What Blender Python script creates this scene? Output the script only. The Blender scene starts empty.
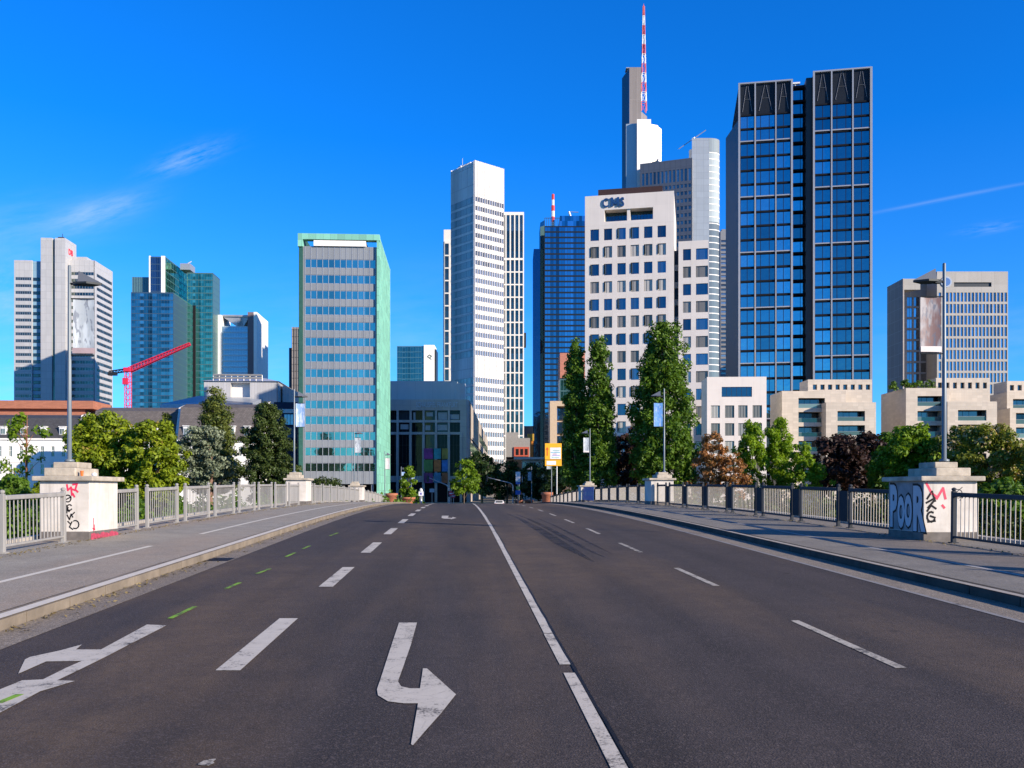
import bpy, bmesh, math, random
import numpy as np
from mathutils import Vector, Matrix

random.seed(7)
RNG = np.random.default_rng(11)
sc = bpy.context.scene
COL = sc.collection
F = 900.0            # focal length in pixels of the photograph
HOR = 490.0          # horizon row
CAMZ = 1.8
ROADK = 0.0577       # the bridge heads this much to the left of the view axis
RA = ROADK           # bridge rotation about z
GZ = -1.6            # street level beyond the bridge
QZ = -4.0            # river quay level


def wx(px, Y): return (px - 512.0) / F * Y
def wz(py, Y): return CAMZ + (HOR - py) / F * Y


# ------------------------------------------------------------------ materials
def nodes_of(name):
    m = bpy.data.materials.new(name); m.use_nodes = True
    nt = m.node_tree; nt.nodes.clear()
    return m, nt


def N(nt, t, **kw):
    n = nt.nodes.new(t)
    for k, v in kw.items():
        if k.startswith('i_'):
            n.inputs[k[2:].replace('_', ' ')].default_value = v
        else:
            setattr(n, k, v)
    return n


def L(nt, a, b): nt.links.new(a, b)


def ramp(nt, fac, stops):
    r = N(nt, 'ShaderNodeValToRGB')
    e = r.color_ramp.elements
    while len(e) < len(stops): e.new(0.5)
    for i, (p, c) in enumerate(stops):
        e[i].position = p
        e[i].color = (c, c, c, 1) if isinstance(c, (int, float)) else (*c, 1)
    L(nt, fac, r.inputs['Fac'])
    return r.outputs['Color']


def mixc(nt, fac, a, b, bt='MIX'):
    m = N(nt, 'ShaderNodeMix', data_type='RGBA', blend_type=bt)
    for s, v in ((m.inputs[0], fac), (m.inputs[6], a), (m.inputs[7], b)):
        if hasattr(v, 'links'): L(nt, v, s)
        elif isinstance(v, (int, float)): s.default_value = v
        else: s.default_value = (*v, 1)
    return m.outputs[2]


def math_(nt, op, a, b=None, c=None):
    m = N(nt, 'ShaderNodeMath', operation=op)
    for i, v in enumerate((a, b, c)):
        if v is None: continue
        if hasattr(v, 'links'): L(nt, v, m.inputs[i])
        else: m.inputs[i].default_value = v
    return m.outputs[0]


def noise(nt, scale, vec=None, detail=4, rough=0.6, out='Fac'):
    n = N(nt, 'ShaderNodeTexNoise')
    n.inputs['Scale'].default_value = scale
    n.inputs['Detail'].default_value = detail
    n.inputs['Roughness'].default_value = rough
    if vec is not None: L(nt, vec, n.inputs['Vector'])
    return n.outputs[out]


def objco(nt, scale=(1, 1, 1), world=False):
    if world:
        src = N(nt, 'ShaderNodeNewGeometry').outputs['Position']
    else:
        src = N(nt, 'ShaderNodeTexCoord').outputs['Object']
    mp = N(nt, 'ShaderNodeMapping'); mp.inputs['Scale'].default_value = scale
    L(nt, src, mp.inputs['Vector'])
    return mp.outputs[0]


def finish(nt, color=None, rough=0.6, metal=0.0, bump=None, bump_s=0.2, bump_d=0.02, spec=0.5, coat=0):
    p = N(nt, 'ShaderNodeBsdfPrincipled')
    if color is not None:
        if hasattr(color, 'links'): L(nt, color, p.inputs['Base Color'])
        else: p.inputs['Base Color'].default_value = (*color, 1)
    if hasattr(rough, 'links'): L(nt, rough, p.inputs['Roughness'])
    else: p.inputs['Roughness'].default_value = rough
    p.inputs['Metallic'].default_value = metal
    p.inputs['Specular IOR Level'].default_value = spec
    if coat: p.inputs['Coat Weight'].default_value = coat
    if bump is not None:
        b = N(nt, 'ShaderNodeBump'); b.inputs['Strength'].default_value = bump_s
        b.inputs['Distance'].default_value = bump_d
        L(nt, bump, b.inputs['Height']); L(nt, b.outputs[0], p.inputs['Normal'])
    o = N(nt, 'ShaderNodeOutputMaterial')
    L(nt, p.outputs[0], o.inputs[0])
    return p


MC = {}


def plain(name, c, rough=0.6, metal=0.0, var=0.15, scale=2.0, bump=0.0, streak=False):
    if name in MC: return MC[name]
    m, nt = nodes_of(name)
    co = objco(nt, (1, 1, 0.15) if streak else (1, 1, 1))
    n = noise(nt, scale, co, 5)
    n2 = noise(nt, scale * 9, co, 3)
    lo = tuple(x * (1 - var) for x in c); hi = tuple(min(1, x * (1 + var)) for x in c)
    col = mixc(nt, ramp(nt, n, [(0.3, 0.0), (0.7, 1.0)]), lo, hi)
    col = mixc(nt, math_(nt, 'MULTIPLY', n2, 0.25), col, lo)
    finish(nt, col, rough, metal, n2 if bump else None, bump, spec=0.5 if max(c) > 0.1 else 0.12)
    MC[name] = m
    return m


def panelled(name, c, pw, ph, joint=0.02, jc=0.6, rough=0.7, var=0.08, metal=0.0, offset=0.0):
    """cladding panels: joints from a brick texture on (x+y, z)"""
    if name in MC: return MC[name]
    m, nt = nodes_of(name)
    tc = N(nt, 'ShaderNodeTexCoord').outputs['Object']
    sp = N(nt, 'ShaderNodeSeparateXYZ'); L(nt, tc, sp.inputs[0])
    cb = N(nt, 'ShaderNodeCombineXYZ')
    L(nt, math_(nt, 'ADD', sp.outputs[0], sp.outputs[1]), cb.inputs[0]); L(nt, sp.outputs[2], cb.inputs[1])
    b = N(nt, 'ShaderNodeTexBrick', offset=offset)
    L(nt, cb.outputs[0], b.inputs['Vector'])
    b.inputs['Scale'].default_value = 1.0
    b.inputs['Mortar Size'].default_value = joint
    b.inputs['Mortar Smooth'].default_value = 0.1
    b.inputs['Bias'].default_value = 0.0
    b.inputs['Brick Width'].default_value = pw
    b.inputs['Row Height'].default_value = ph
    b.inputs['Color1'].default_value = (*[x * (1 - var) for x in c], 1)
    b.inputs['Color2'].default_value = (*[min(1, x * (1 + var)) for x in c], 1)
    b.inputs['Mortar'].default_value = (*[x * jc for x in c], 1)
    n = noise(nt, 0.35, tc, 5)
    stain = noise(nt, 1.0, objco(nt, (1.2, 1.2, 0.08)), 4)
    col = mixc(nt, ramp(nt, n, [(0.35, 0.0), (0.75, 0.22)]), b.outputs['Color'], tuple(x * 0.72 for x in c))
    col = mixc(nt, ramp(nt, stain, [(0.5, 0.0), (0.8, 0.25)]), col, tuple(x * 0.6 for x in c))
    finish(nt, col, rough, metal)
    MC[name] = m
    return m


def glass(name, c, dark=(0.01, 0.015, 0.02), rough=0.04, refl=0.6, cell=None, var=0.35, wav=0.02):
    """reflective window glass: tinted mirror over a dark room; tone differs pane by pane"""
    if name in MC: return MC[name]
    m, nt = nodes_of(name)
    if cell:
        tc = N(nt, 'ShaderNodeTexCoord').outputs['Object']
        sp = N(nt, 'ShaderNodeSeparateXYZ'); L(nt, tc, sp.inputs[0])
        h = math_(nt, 'ADD', sp.outputs[0], sp.outputs[1])
        cb = N(nt, 'ShaderNodeCombineXYZ')
        L(nt, math_(nt, 'FLOOR', math_(nt, 'DIVIDE', h, cell[0])), cb.inputs[0])
        L(nt, math_(nt, 'FLOOR', math_(nt, 'DIVIDE', sp.outputs[2], cell[1])), cb.inputs[1])
        wn = N(nt, 'ShaderNodeTexWhiteNoise'); L(nt, cb.outputs[0], wn.inputs['Vector'])
        r = wn.outputs['Value']
    else:
        r = N(nt, 'ShaderNodeObjectInfo').outputs['Random']
    c = (c[0] * 1.05, c[1] * 0.95, c[2] * 0.62)      # coated glass: a green-grey tint
    lo = tuple(x * (1 - var) for x in c); hi = tuple(min(1, x * (1 + var)) for x in c)
    gc = mixc(nt, r, lo, hi)
    g = N(nt, 'ShaderNodeBsdfGlossy'); g.inputs['Roughness'].default_value = rough
    L(nt, gc, g.inputs['Color'])
    d = N(nt, 'ShaderNodeBsdfDiffuse')
    L(nt, mixc(nt, ramp(nt, r, [(0.55, 0.0), (1.0, 1.0)]), dark, tuple(x * 3.0 + 0.02 for x in dark)), d.inputs['Color'])
    wv = noise(nt, 0.45, objco(nt, (1, 1, 1), world=True), 2)
    b = N(nt, 'ShaderNodeBump'); b.inputs['Strength'].default_value = 1.0; b.inputs['Distance'].default_value = wav
    L(nt, wv, b.inputs['Height']); L(nt, b.outputs[0], g.inputs['Normal'])
    lw = N(nt, 'ShaderNodeLayerWeight'); lw.inputs['Blend'].default_value = 0.35
    fac = math_(nt, 'ADD', math_(nt, 'MULTIPLY', lw.outputs['Fresnel'], 1 - refl), refl)
    ms = N(nt, 'ShaderNodeMixShader')
    L(nt, fac, ms.inputs[0]); L(nt, d.outputs[0], ms.inputs[1]); L(nt, g.outputs[0], ms.inputs[2])
    o = N(nt, 'ShaderNodeOutputMaterial'); L(nt, ms.outputs[0], o.inputs[0])
    MC[name] = m
    return m


def leafmat(name, c0, c1, trans=0.35, dead=None, e1=0.85, e2=0.93):
    if name in MC: return MC[name]
    m, nt = nodes_of(name)
    g = N(nt, 'ShaderNodeNewGeometry')
    r = g.outputs['Random Per Island']
    n = noise(nt, 0.5, g.outputs['Position'], 3)
    f = math_(nt, 'ADD', math_(nt, 'MULTIPLY', r, 0.6), math_(nt, 'MULTIPLY', ramp(nt, n, [(0.35, 0.0), (0.65, 1.0)]), 0.4))
    stops = [(0.0, c0), (e1, c1)] + ([(e2, dead)] if dead else [])
    col = ramp(nt, f, stops)
    d = N(nt, 'ShaderNodeBsdfPrincipled'); L(nt, col, d.inputs['Base Color'])
    d.inputs['Roughness'].default_value = 0.55; d.inputs['Specular IOR Level'].default_value = 0.3
    t = N(nt, 'ShaderNodeBsdfTranslucent')
    L(nt, mixc(nt, 1.0, col, (1.25, 1.2, 0.5), 'MULTIPLY'), t.inputs['Color'])
    ms = N(nt, 'ShaderNodeMixShader'); ms.inputs[0].default_value = trans
    L(nt, d.outputs[0], ms.inputs[1]); L(nt, t.outputs[0], ms.inputs[2])
    o = N(nt, 'ShaderNodeOutputMaterial'); L(nt, ms.outputs[0], o.inputs[0])
    MC[name] = m
    return m


# ------------------------------------------------------------------ mesh builder
ID4 = Matrix.Identity(4)


class MB:
    def __init__(s): s.v = []; s.f = []; s.mi = []

    def add(s, vs, fs, M=None, mi=0):
        o = len(s.v)
        if M is None: s.v.extend([tuple(p) for p in vs])
        else: s.v.extend([tuple(M @ Vector(p)) for p in vs])
        s.f.extend([tuple(o + i for i in f) for f in fs]); s.mi.extend([mi] * len(fs))
        return s

    def box(s, x0, x1, y0, y1, z0, z1, M=None, mi=0):
        vs = [(x0, y0, z0), (x1, y0, z0), (x1, y1, z0), (x0, y1, z0), (x0, y0, z1), (x1, y0, z1), (x1, y1, z1), (x0, y1, z1)]
        fs = [(0, 3, 2, 1), (4, 5, 6, 7), (0, 1, 5, 4), (1, 2, 6, 5), (2, 3, 7, 6), (3, 0, 4, 7)]
        return s.add(vs, fs, M, mi)

    def bevbox(s, x0, x1, y0, y1, z0, z1, b=0.02, M=None, mi=0):
        """box with chamfered edges"""
        bm = bmesh.new()
        bmesh.ops.create_cube(bm, size=1)
        for v in bm.verts:
            v.co = Vector(((x0 + x1) / 2 + v.co.x * (x1 - x0), (y0 + y1) / 2 + v.co.y * (y1 - y0), (z0 + z1) / 2 + v.co.z * (z1 - z0)))
        bmesh.ops.bevel(bm, geom=list(bm.edges), offset=b, segments=2, affect='EDGES', profile=0.5)
        bm.verts.index_update()
        s.add([v.co for v in bm.verts], [tuple(v.index for v in f.verts) for f in bm.faces], M, mi)
        bm.free()
        return s

    def prism(s, pts, z0, z1, M=None, mi=0, tops=None):
        n = len(pts)
        vs = [(x, y, z0) for x, y in pts] + [(x, y, (tops[i] if tops else z1)) for i, (x, y) in enumerate(pts)]
        fs = [tuple(range(n - 1, -1, -1)), tuple(range(n, 2 * n))] + [(i, (i + 1) % n, n + (i + 1) % n, n + i) for i in range(n)]
        return s.add(vs, fs, M, mi)

    def tube(s, p0, p1, r0, r1=None, n=8, M=None, mi=0, cap=True):
        r1 = r0 if r1 is None else r1
        p0 = Vector(p0); p1 = Vector(p1); d = (p1 - p0)
        if d.length < 1e-6: return s
        d.normalize()
        a = d.orthogonal().normalized(); b = d.cross(a)
        vs = []
        for p, r in ((p0, r0), (p1, r1)):
            for k in range(n):
                t = 2 * math.pi * k / n
                vs.append(p + a * (r * math.cos(t)) + b * (r * math.sin(t)))
        fs = [(k, (k + 1) % n, n + (k + 1) % n, n + k) for k in range(n)]
        if cap: fs += [tuple(range(n - 1, -1, -1)), tuple(range(n, 2 * n))]
        return s.add(vs, fs, M, mi)

    def path(s, pts, r, n=8, M=None, mi=0):
        for i in range(len(pts) - 1):
            ra = r[i] if isinstance(r, (list, tuple)) else r
            rb = r[i + 1] if isinstance(r, (list, tuple)) else r
            s.tube(pts[i], pts[i + 1], ra, rb, n, M, mi)
        return s

    def lathe(s, prof, n=16, c=(0, 0, 0), M=None, mi=0):
        vs = []; fs = []
        for r, z in prof:
            for k in range(n):
                t = 2 * math.pi * k / n
                vs.append((c[0] + r * math.cos(t), c[1] + r * math.sin(t), c[2] + z))
        for i in range(len(prof) - 1):
            for k in range(n):
                fs.append((i * n + k, i * n + (k + 1) % n, (i + 1) * n + (k + 1) % n, (i + 1) * n + k))
        fs.append(tuple(range(n - 1, -1, -1))); m = (len(prof) - 1) * n
        fs.append(tuple(range(m, m + n)))
        return s.add(vs, fs, M, mi)

    def mesh(s, name, mats):
        me = bpy.data.meshes.new(name)
        me.from_pydata(s.v, [], s.f); me.update()
        for m in (mats if isinstance(mats, (list, tuple)) else [mats]): me.materials.append(m)
        me.polygons.foreach_set('material_index', s.mi)
        return me

    def build(s, name, mats, parent=None, smooth=False, label=None):
        me = s.mesh(name, mats)
        if smooth: me.polygons.foreach_set('use_smooth', [True] * len(me.polygons))
        return link(name, me, parent, label)


def link(name, me, parent=None, label=None):
    o = bpy.data.objects.new(name, me); COL.objects.link(o)
    if parent is not None: o.parent = parent
    if label: o['label'] = label
    return o


def thing(name, label, cat, loc=(0, 0, 0), rz=0.0, group=None):
    o = bpy.data.objects.new(name, None); COL.objects.link(o)
    o.empty_display_size = 0.5
    o.location = loc; o.rotation_euler = (0, 0, rz)
    o['label'] = label; o['category'] = cat
    if group: o['group'] = group
    return o


def tag(o, label, cat, group=None):
    o['label'] = label; o['category'] = cat
    if group: o['group'] = group
    return o


def struct(o): o['kind'] = 'structure'; return o


def kids(o): return [c for c in bpy.data.objects if c.parent == o]


def copy_thing(o, loc, rz, label=None, group=None):
    r = o.copy(); COL.objects.link(r); r.location = loc; r.rotation_euler = (0, 0, rz)
    if label: r['label'] = label
    if group: r['group'] = group
    for ch in kids(o):
        c = ch.copy(); COL.objects.link(c); c.parent = r
        for g in kids(ch):
            d = g.copy(); COL.objects.link(d); d.parent = c
    return r


def text(body, size, depth, mat, parent, M, name='lettering', bold=0.0, align='LEFT', sx=1.0):
    """letters standing on a face: M maps (x right, y up, z out)"""
    cu = bpy.data.curves.new(name, 'FONT'); cu.body = body; cu.size = size
    cu.extrude = depth / 2; cu.space_character = 1.3 if body == 'CMS' else 1.0; cu.offset = bold; cu.align_x = align; cu.resolution_u = 3
    t = bpy.data.objects.new('tmp', cu); COL.objects.link(t)
    bpy.context.view_layer.update()
    me = bpy.data.meshes.new_from_object(t.evaluated_get(bpy.context.evaluated_depsgraph_get()))
    bpy.data.objects.remove(t); bpy.data.curves.remove(cu)
    me.transform(M @ Matrix.Diagonal((sx, 1, 1, 1)))
    me.materials.clear(); me.materials.append(mat)
    return link(name, me, parent)


FRONT = Matrix(((1, 0, 0, 0), (0, 0, -1, 0), (0, 1, 0, 0), (0, 0, 0, 1)))   # text plane facing -y


def T(x, y, z): return Matrix.Translation((x, y, z))
def RZ(a): return Matrix.Rotation(a, 4, 'Z')


# ------------------------------------------------------------------ road profile
def zr(Y):
    if Y < 25: return 0.02 * Y
    if Y < 108.3: return 0.02 * Y - 3.3e-4 * (Y - 25) ** 2
    z1 = 0.02 * 108.3 - 3.3e-4 * 83.3 ** 2
    return max(GZ + 0.02, z1 - 0.035 * (Y - 108.3))


KERB = 0.13


def brp(u, Y, dz=0.0): return (u - 0.0578 * Y, Y, zr(Y) + dz)


# ------------------------------------------------------------------ colours
SKYGLASS = (0.30, 0.42, 0.58)
M_white = plain('white_render', (0.78, 0.76, 0.73), 0.7, var=0.06, scale=0.6)
M_steel = plain('galvanised_steel', (0.42, 0.42, 0.42), 0.45, 0.6, var=0.12, scale=3, streak=True)
M_railpaint = plain('grey_rail_paint', (0.27, 0.26, 0.245), 0.55, 0.0, var=0.18, scale=4, streak=True)
M_dark = plain('dark_metal', (0.03, 0.035, 0.04), 0.45, 0.3, var=0.2)
M_pole = plain('pole_paint', (0.15, 0.18, 0.20), 0.45, 0.2, var=0.1, scale=4, streak=True)
M_black = plain('black_void', (0.012, 0.012, 0.014), 0.8, var=0.1)
M_bark = plain('bark', (0.11, 0.08, 0.055), 0.9, var=0.4, scale=3, bump=0.5, streak=True)


def strip(mb, u0, u1, Y0, Y1, dz, step=1.5, thick=0.0, mi=0, u0b=None, u1b=None):
    n = max(1, int(math.ceil((Y1 - Y0) / step)))
    u0b = u0 if u0b is None else u0b; u1b = u1 if u1b is None else u1b
    vs = []; fs = []
    for i in range(n + 1):
        t = i / n; Y = Y0 + (Y1 - Y0) * t
        a = u0 + (u0b - u0) * t; b = u1 + (u1b - u1) * t
        vs.append(brp(a, Y, dz)); vs.append(brp(b, Y, dz))
        if thick: vs.append(brp(a, Y, dz - thick)); vs.append(brp(b, Y, dz - thick))
    k = 4 if thick else 2
    for i in range(n):
        o = i * k; p = o + k
        fs.append((o, o + 1, p + 1, p))
        if thick:
            fs += [(o + 2, p + 2, p + 3, o + 3), (o, p, p + 2, o + 2), (o + 1, o + 3, p + 3, p + 1)]
    if thick:
        fs.append((0, 2, 3, 1)); e = n * k
        fs.append((e, e + 1, e + 3, e + 2))
    mb.add(vs, fs, None, mi)


# asphalt
def asphalt(name, c, tan=(0.12, 0.085, 0.055), tanamt=0.6, tracks=True, grain=1.0):
    m, nt = nodes_of(name)
    geo = N(nt, 'ShaderNodeNewGeometry').outputs['Position']
    mp = N(nt, 'ShaderNodeMapping'); mp.inputs['Rotation'].default_value = (0, 0, -RA)
    L(nt, geo, mp.inputs['Vector'])
    v = mp.outputs[0]
    st = N(nt, 'ShaderNodeMapping'); st.inputs['Scale'].default_value = (0.55, 0.09, 1); L(nt, v, st.inputs['Vector'])
    big = noise(nt, 0.55, st.outputs[0], 5, 0.6)
    st2 = N(nt, 'ShaderNodeMapping'); st2.inputs['Scale'].default_value = (1.6, 0.05, 1); L(nt, v, st2.inputs['Vector'])
    lane = noise(nt, 0.8, st2.outputs[0], 3, 0.5)
    mid = noise(nt, 1.3, v, 6, 0.65)
    g1 = noise(nt, 38, v, 3, 0.85); g2 = noise(nt, 13, v, 4, 0.8)
    vo = N(nt, 'ShaderNodeTexVoronoi'); vo.inputs['Scale'].default_value = 70; L(nt, v, vo.inputs['Vector'])
    col = mixc(nt, ramp(nt, mid, [(0.3, 0.0), (0.72, 1.0)]), tuple(x * 0.78 for x in c), tuple(x * 1.18 for x in c))
    if tracks:
        col = mixc(nt, ramp(nt, lane, [(0.44, 0.0), (0.60, 0.7)]), col, tuple(x * 0.55 for x in c))
    amt = math_(nt, 'MULTIPLY', ramp(nt, big, [(0.46, 0.0), (0.66, 1.0)]), ramp(nt, mid, [(0.25, 0.35), (0.6, 1.0)]))
    col = mixc(nt, math_(nt, 'MULTIPLY', amt, tanamt), col, tan)
    col = mixc(nt, math_(nt, 'MULTIPLY', ramp(nt, g1, [(0.50, 0.0), (0.70, 1.0)]), 0.65 * grain), col, tuple(min(1, x * 3.2) for x in c))
    col = mixc(nt, math_(nt, 'MULTIPLY', ramp(nt, g2, [(0.25, 1.0), (0.5, 0.0)]), 0.5 * grain), col, tuple(x * 0.35 for x in c))
    # patched spots and oil drips
    vs = N(nt, 'ShaderNodeTexVoronoi'); vs.inputs['Scale'].default_value = 0.9; L(nt, v, vs.inputs['Vector'])
    spot = math_(nt, 'MULTIPLY', ramp(nt, vs.outputs['Distance'], [(0.03, 1.0), (0.09, 0.0)]), ramp(nt, mid, [(0.5, 0.0), (0.6, 0.8)]))
    col = mixc(nt, spot, col, tuple(x * 0.3 for x in c))
    wob = N(nt, 'ShaderNodeVectorMath', operation='MULTIPLY_ADD'); L(nt, noise(nt, 2.5, v, 4, 0.6, 'Color'), wob.inputs[0]); wob.inputs[1].default_value = (0.5, 0.5, 0); L(nt, v, wob.inputs[2])
    cr = N(nt, 'ShaderNodeTexVoronoi', feature='DISTANCE_TO_EDGE'); cr.inputs['Scale'].default_value = 0.22; L(nt, wob.outputs[0], cr.inputs['Vector'])
    crack = math_(nt, 'MULTIPLY', ramp(nt, cr.outputs['Distance'], [(0.0015, 1.0), (0.004, 0.0)]), ramp(nt, big, [(0.48, 0.0), (0.56, 0.8)]))
    col = mixc(nt, math_(nt, 'MULTIPLY', crack, 0.25), col, tuple(x * 0.4 for x in c))
    bh = math_(nt, 'ADD', math_(nt, 'MULTIPLY', g1, 0.6), vo.outputs['Distance'])
    finish(nt, col, 0.85, 0, bh, 0.45, 0.008, spec=0.3)
    return m


M_road = asphalt('road_asphalt', (0.050, 0.040, 0.0375), tan=(0.18, 0.115, 0.058), tanamt=0.5)
M_gutter = asphalt('gutter_asphalt', (0.20, 0.17, 0.14), tanamt=0.25, tracks=False)
M_walk = asphalt('pavement_asphalt', (0.28, 0.255, 0.215), tan=(0.32, 0.22, 0.15), tanamt=0.6, tracks=False, grain=0.6)
M_kerb = plain('kerb_stone', (0.19, 0.155, 0.115), 0.85, var=0.3, scale=2.2, bump=0.3)


def paint(name, c, wear=0.45, under=(0.05, 0.045, 0.045)):
    m, nt = nodes_of(name)
    geo = N(nt, 'ShaderNodeNewGeometry').outputs['Position']
    a = noise(nt, 3.0, geo, 8, 0.75); b = noise(nt, 38, geo, 3, 0.7)
    f = math_(nt, 'ADD', math_(nt, 'MULTIPLY', a, 0.65), math_(nt, 'MULTIPLY', b, 0.35))
    col = mixc(nt, ramp(nt, a, [(0.3, 0.0), (0.7, 1.0)]), tuple(x * 0.8 for x in c), c)
    col = mixc(nt, ramp(nt, f, [(wear - 0.07, 1.0), (wear + 0.02, 0.0)]), col, under)
    vo = N(nt, 'ShaderNodeTexVoronoi', feature='DISTANCE_TO_EDGE'); vo.inputs['Scale'].default_value = 2.6; vo.inputs['Randomness'].default_value = 1.0; L(nt, geo, vo.inputs['Vector'])
    ck = math_(nt, 'MULTIPLY', ramp(nt, vo.outputs['Distance'], [(0.008, 1.0), (0.022, 0.0)]), ramp(nt, a, [(0.52, 0.0), (0.64, 0.35)]))
    col = mixc(nt, ck, col, under)
    finish(nt, col, 0.75, 0, b, 0.3, 0.005, spec=0.3)
    return m


M_paint = paint('road_paint', (0.58, 0.535, 0.47), 0.45)
M_paint_worn = paint('road_paint_worn', (0.48, 0.44, 0.38), 0.475)
M_green = paint('green_spray', (0.22, 0.42, 0.03), 0.49)

# ------------------------------------------------------------------ ground, river, bridge
mb = MB()
prof = [(-900, -2.0), (-90, -2.0), (-80, -10), (90, -10), (91, QZ), (150, QZ), (158, GZ - 0.05), (600, GZ - 0.05), (9000, GZ - 0.05)]
xs = [-6000, -1200, -300, -100, 0, 100, 300, 1200, 6000]
vs = [(x, y, z) for y, z in prof for x in xs]
nx = len(xs)
fs = [(j * nx + i, j * nx + i + 1, (j + 1) * nx + i + 1, (j + 1) * nx + i) for j in range(len(prof) - 1) for i in range(nx - 1)]
mb.add(vs, fs)
m, nt = nodes_of('earth_and_grass')
g = N(nt, 'ShaderNodeNewGeometry').outputs['Position']
c = mixc(nt, ramp(nt, noise(nt, 0.15, g, 6), [(0.35, 0.0), (0.65, 1.0)]), (0.05, 0.075, 0.025), (0.12, 0.11, 0.06))
finish(nt, c, 0.95, 0, noise(nt, 8, g, 4), 0.5, 0.05)
struct(mb.build('ground', m))

mb = MB(); mb.add([(-6000, -85, -7), (6000, -85, -7), (6000, 90.8, -7), (-6000, 90.8, -7)], [(0, 1, 2, 3)])
m, nt = nodes_of('river_water')
g = N(nt, 'ShaderNodeNewGeometry').outputs['Position']
finish(nt, (0.02, 0.035, 0.03), 0.08, 0, noise(nt, 0.7, g, 4), 0.35, 0.15)
struct(mb.build('river', m))

# street beyond the bridge
mb = MB(); mb.add([(-30, 152, GZ), (34, 152, GZ), (16, 420, GZ), (-48, 420, GZ)], [(0, 1, 2, 3)])
struct(mb.build('street', M_walk))

UL, URK = -5.2, 7.47         # kerb faces
YA, YB = -30.0, 155.0
mb = MB(); strip(mb, UL + 0.01, URK - 0.01, YA, YB, 0.0); struct(mb.build('road', M_road))
mb = MB(); strip(mb, UL + 0.01, -4.65, YA, YB, 0.004); struct(mb.build('gutter_strip', M_gutter))
mb = MB(); strip(mb, 6.79, URK - 0.01, YA, YB, 0.004); struct(mb.build('gutter_strip', M_gutter))
# kerb stones one after the other
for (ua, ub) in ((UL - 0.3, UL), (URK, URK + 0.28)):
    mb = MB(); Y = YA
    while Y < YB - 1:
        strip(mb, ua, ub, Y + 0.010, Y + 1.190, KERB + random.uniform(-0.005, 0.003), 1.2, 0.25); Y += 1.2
    struct(mb.build('kerb', M_kerb if ua < 0 else plain('shaded_kerb_stone', (0.075, 0.068, 0.06), 0.9, var=0.3, scale=2.2, bump=0.3)))  # right kerb: shade of its road face put into a darker stone colour
mb = MB(); strip(mb, -10.45, UL - 0.305, YA, 118, KERB); struct(mb.build('pavement', M_walk))
mb = MB(); strip(mb, URK + 0.285, 12.75, YA, 118, KERB); struct(mb.build('pavement', asphalt('shaded_pavement_asphalt', (0.19, 0.175, 0.155), tan=(0.24, 0.17, 0.12), tanamt=0.5, tracks=False, grain=0.6)))  # right pavement coloured darker to stand in for the shading by the rails
mb = MB(); strip(mb, -16, UL - 0.305, 118, YB, KERB); struct(mb.build('pavement', M_walk))
mb = MB(); strip(mb, URK + 0.285, 18, 118, YB, KERB); struct(mb.build('pavement', M_walk))

M_conc = panelled('bridge_concrete', (0.36, 0.33, 0.29), 2.4, 1.2, 0.02, 0.6)
br = thing('bridge', 'long low arched bridge carrying the four lane road over the river', 'bridge', (0, 0, 0))
mb = MB(); strip(mb, -10.6, 12.95, YA, 120, -0.06, 3, 1.5); mb.build('deck', M_conc, br)
mb = MB(); strip(mb, -10.6, -10.4, YA, 118, KERB + 0.1, 3, 0.35); mb.build('edge_beam', M_conc, br)
mb = MB(); strip(mb, 12.7, 12.95, YA, 118, KERB + 0.1, 3, 0.35); mb.build('edge_beam', M_conc, br)
for Y in (-8, 23, 54, 85):
    mb = MB()
    p = brp(1.2, Y)
    mb.bevbox(-13, 13, -1.6, 1.6, -9.6 - p[2], -1.5, 0.15, T(*p) @ RZ(RA)); mb.build('pier', M_conc, br)
mb = MB(); p = brp(1.2, 121)
mb.box(-16, 16, 0, 36, -9 - p[2], -1.62 - p[2] - 0.1, T(p[0], p[1], p[2]) @ RZ(RA)); mb.build('abutment', M_conc, br)

# ------------------------------------------------------------------ road markings (structure sheets on the asphalt)
def marking(name, fn, mat):
    mb = MB(); fn(mb); return struct(mb.build(name, mat))


for k in range(-1, 17):
    Y0 = 8.15 + 5.95 * k
    if Y0 < 1: continue
    marking('lane_marking', lambda b: strip(b, -2.215, -1.99, Y0, Y0 + 2.9, 0.005), M_paint)
    marking('lane_marking', lambda b: strip(b, 3.995, 4.10, Y0 + 0.1, Y0 + 2.75, 0.005), M_paint_worn)
marking('centre_line', lambda b: strip(b, 0.905, 1.01, 3, 8.05, 0.005, 1.5, 0, 0, 0.925, 1.03), M_paint)
marking('centre_line', lambda b: strip(b, 0.93, 1.035, 8.4, 10.0, 0.005), M_paint)
marking('centre_line', lambda b: strip(b, 0.935, 1.04, 10.03, 30, 0.005, 1.5, 0, 0, 0.975, 1.09), M_paint)
marking('centre_line', lambda b: strip(b, 0.975, 1.09, 30.02, 120, 0.005), M_paint)
M_seam = plain('tar_seam', (0.012, 0.011, 0.011), 0.5, var=0.3, scale=5)


def seam(b):
    Y = 3.0; u = 1.03
    while Y < 90:
        u2 = min(1.10, max(1.012 + 0.0022 * min(Y, 30), u + random.uniform(-0.010, 0.012)))
        strip(b, u, u + 0.03, Y, Y + 0.5, 0.006, 1, 0, 0, u2, u2 + random.uniform(0.02, 0.035)); Y += 0.5; u = u2


marking('tar_seam', seam, M_seam)
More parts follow.
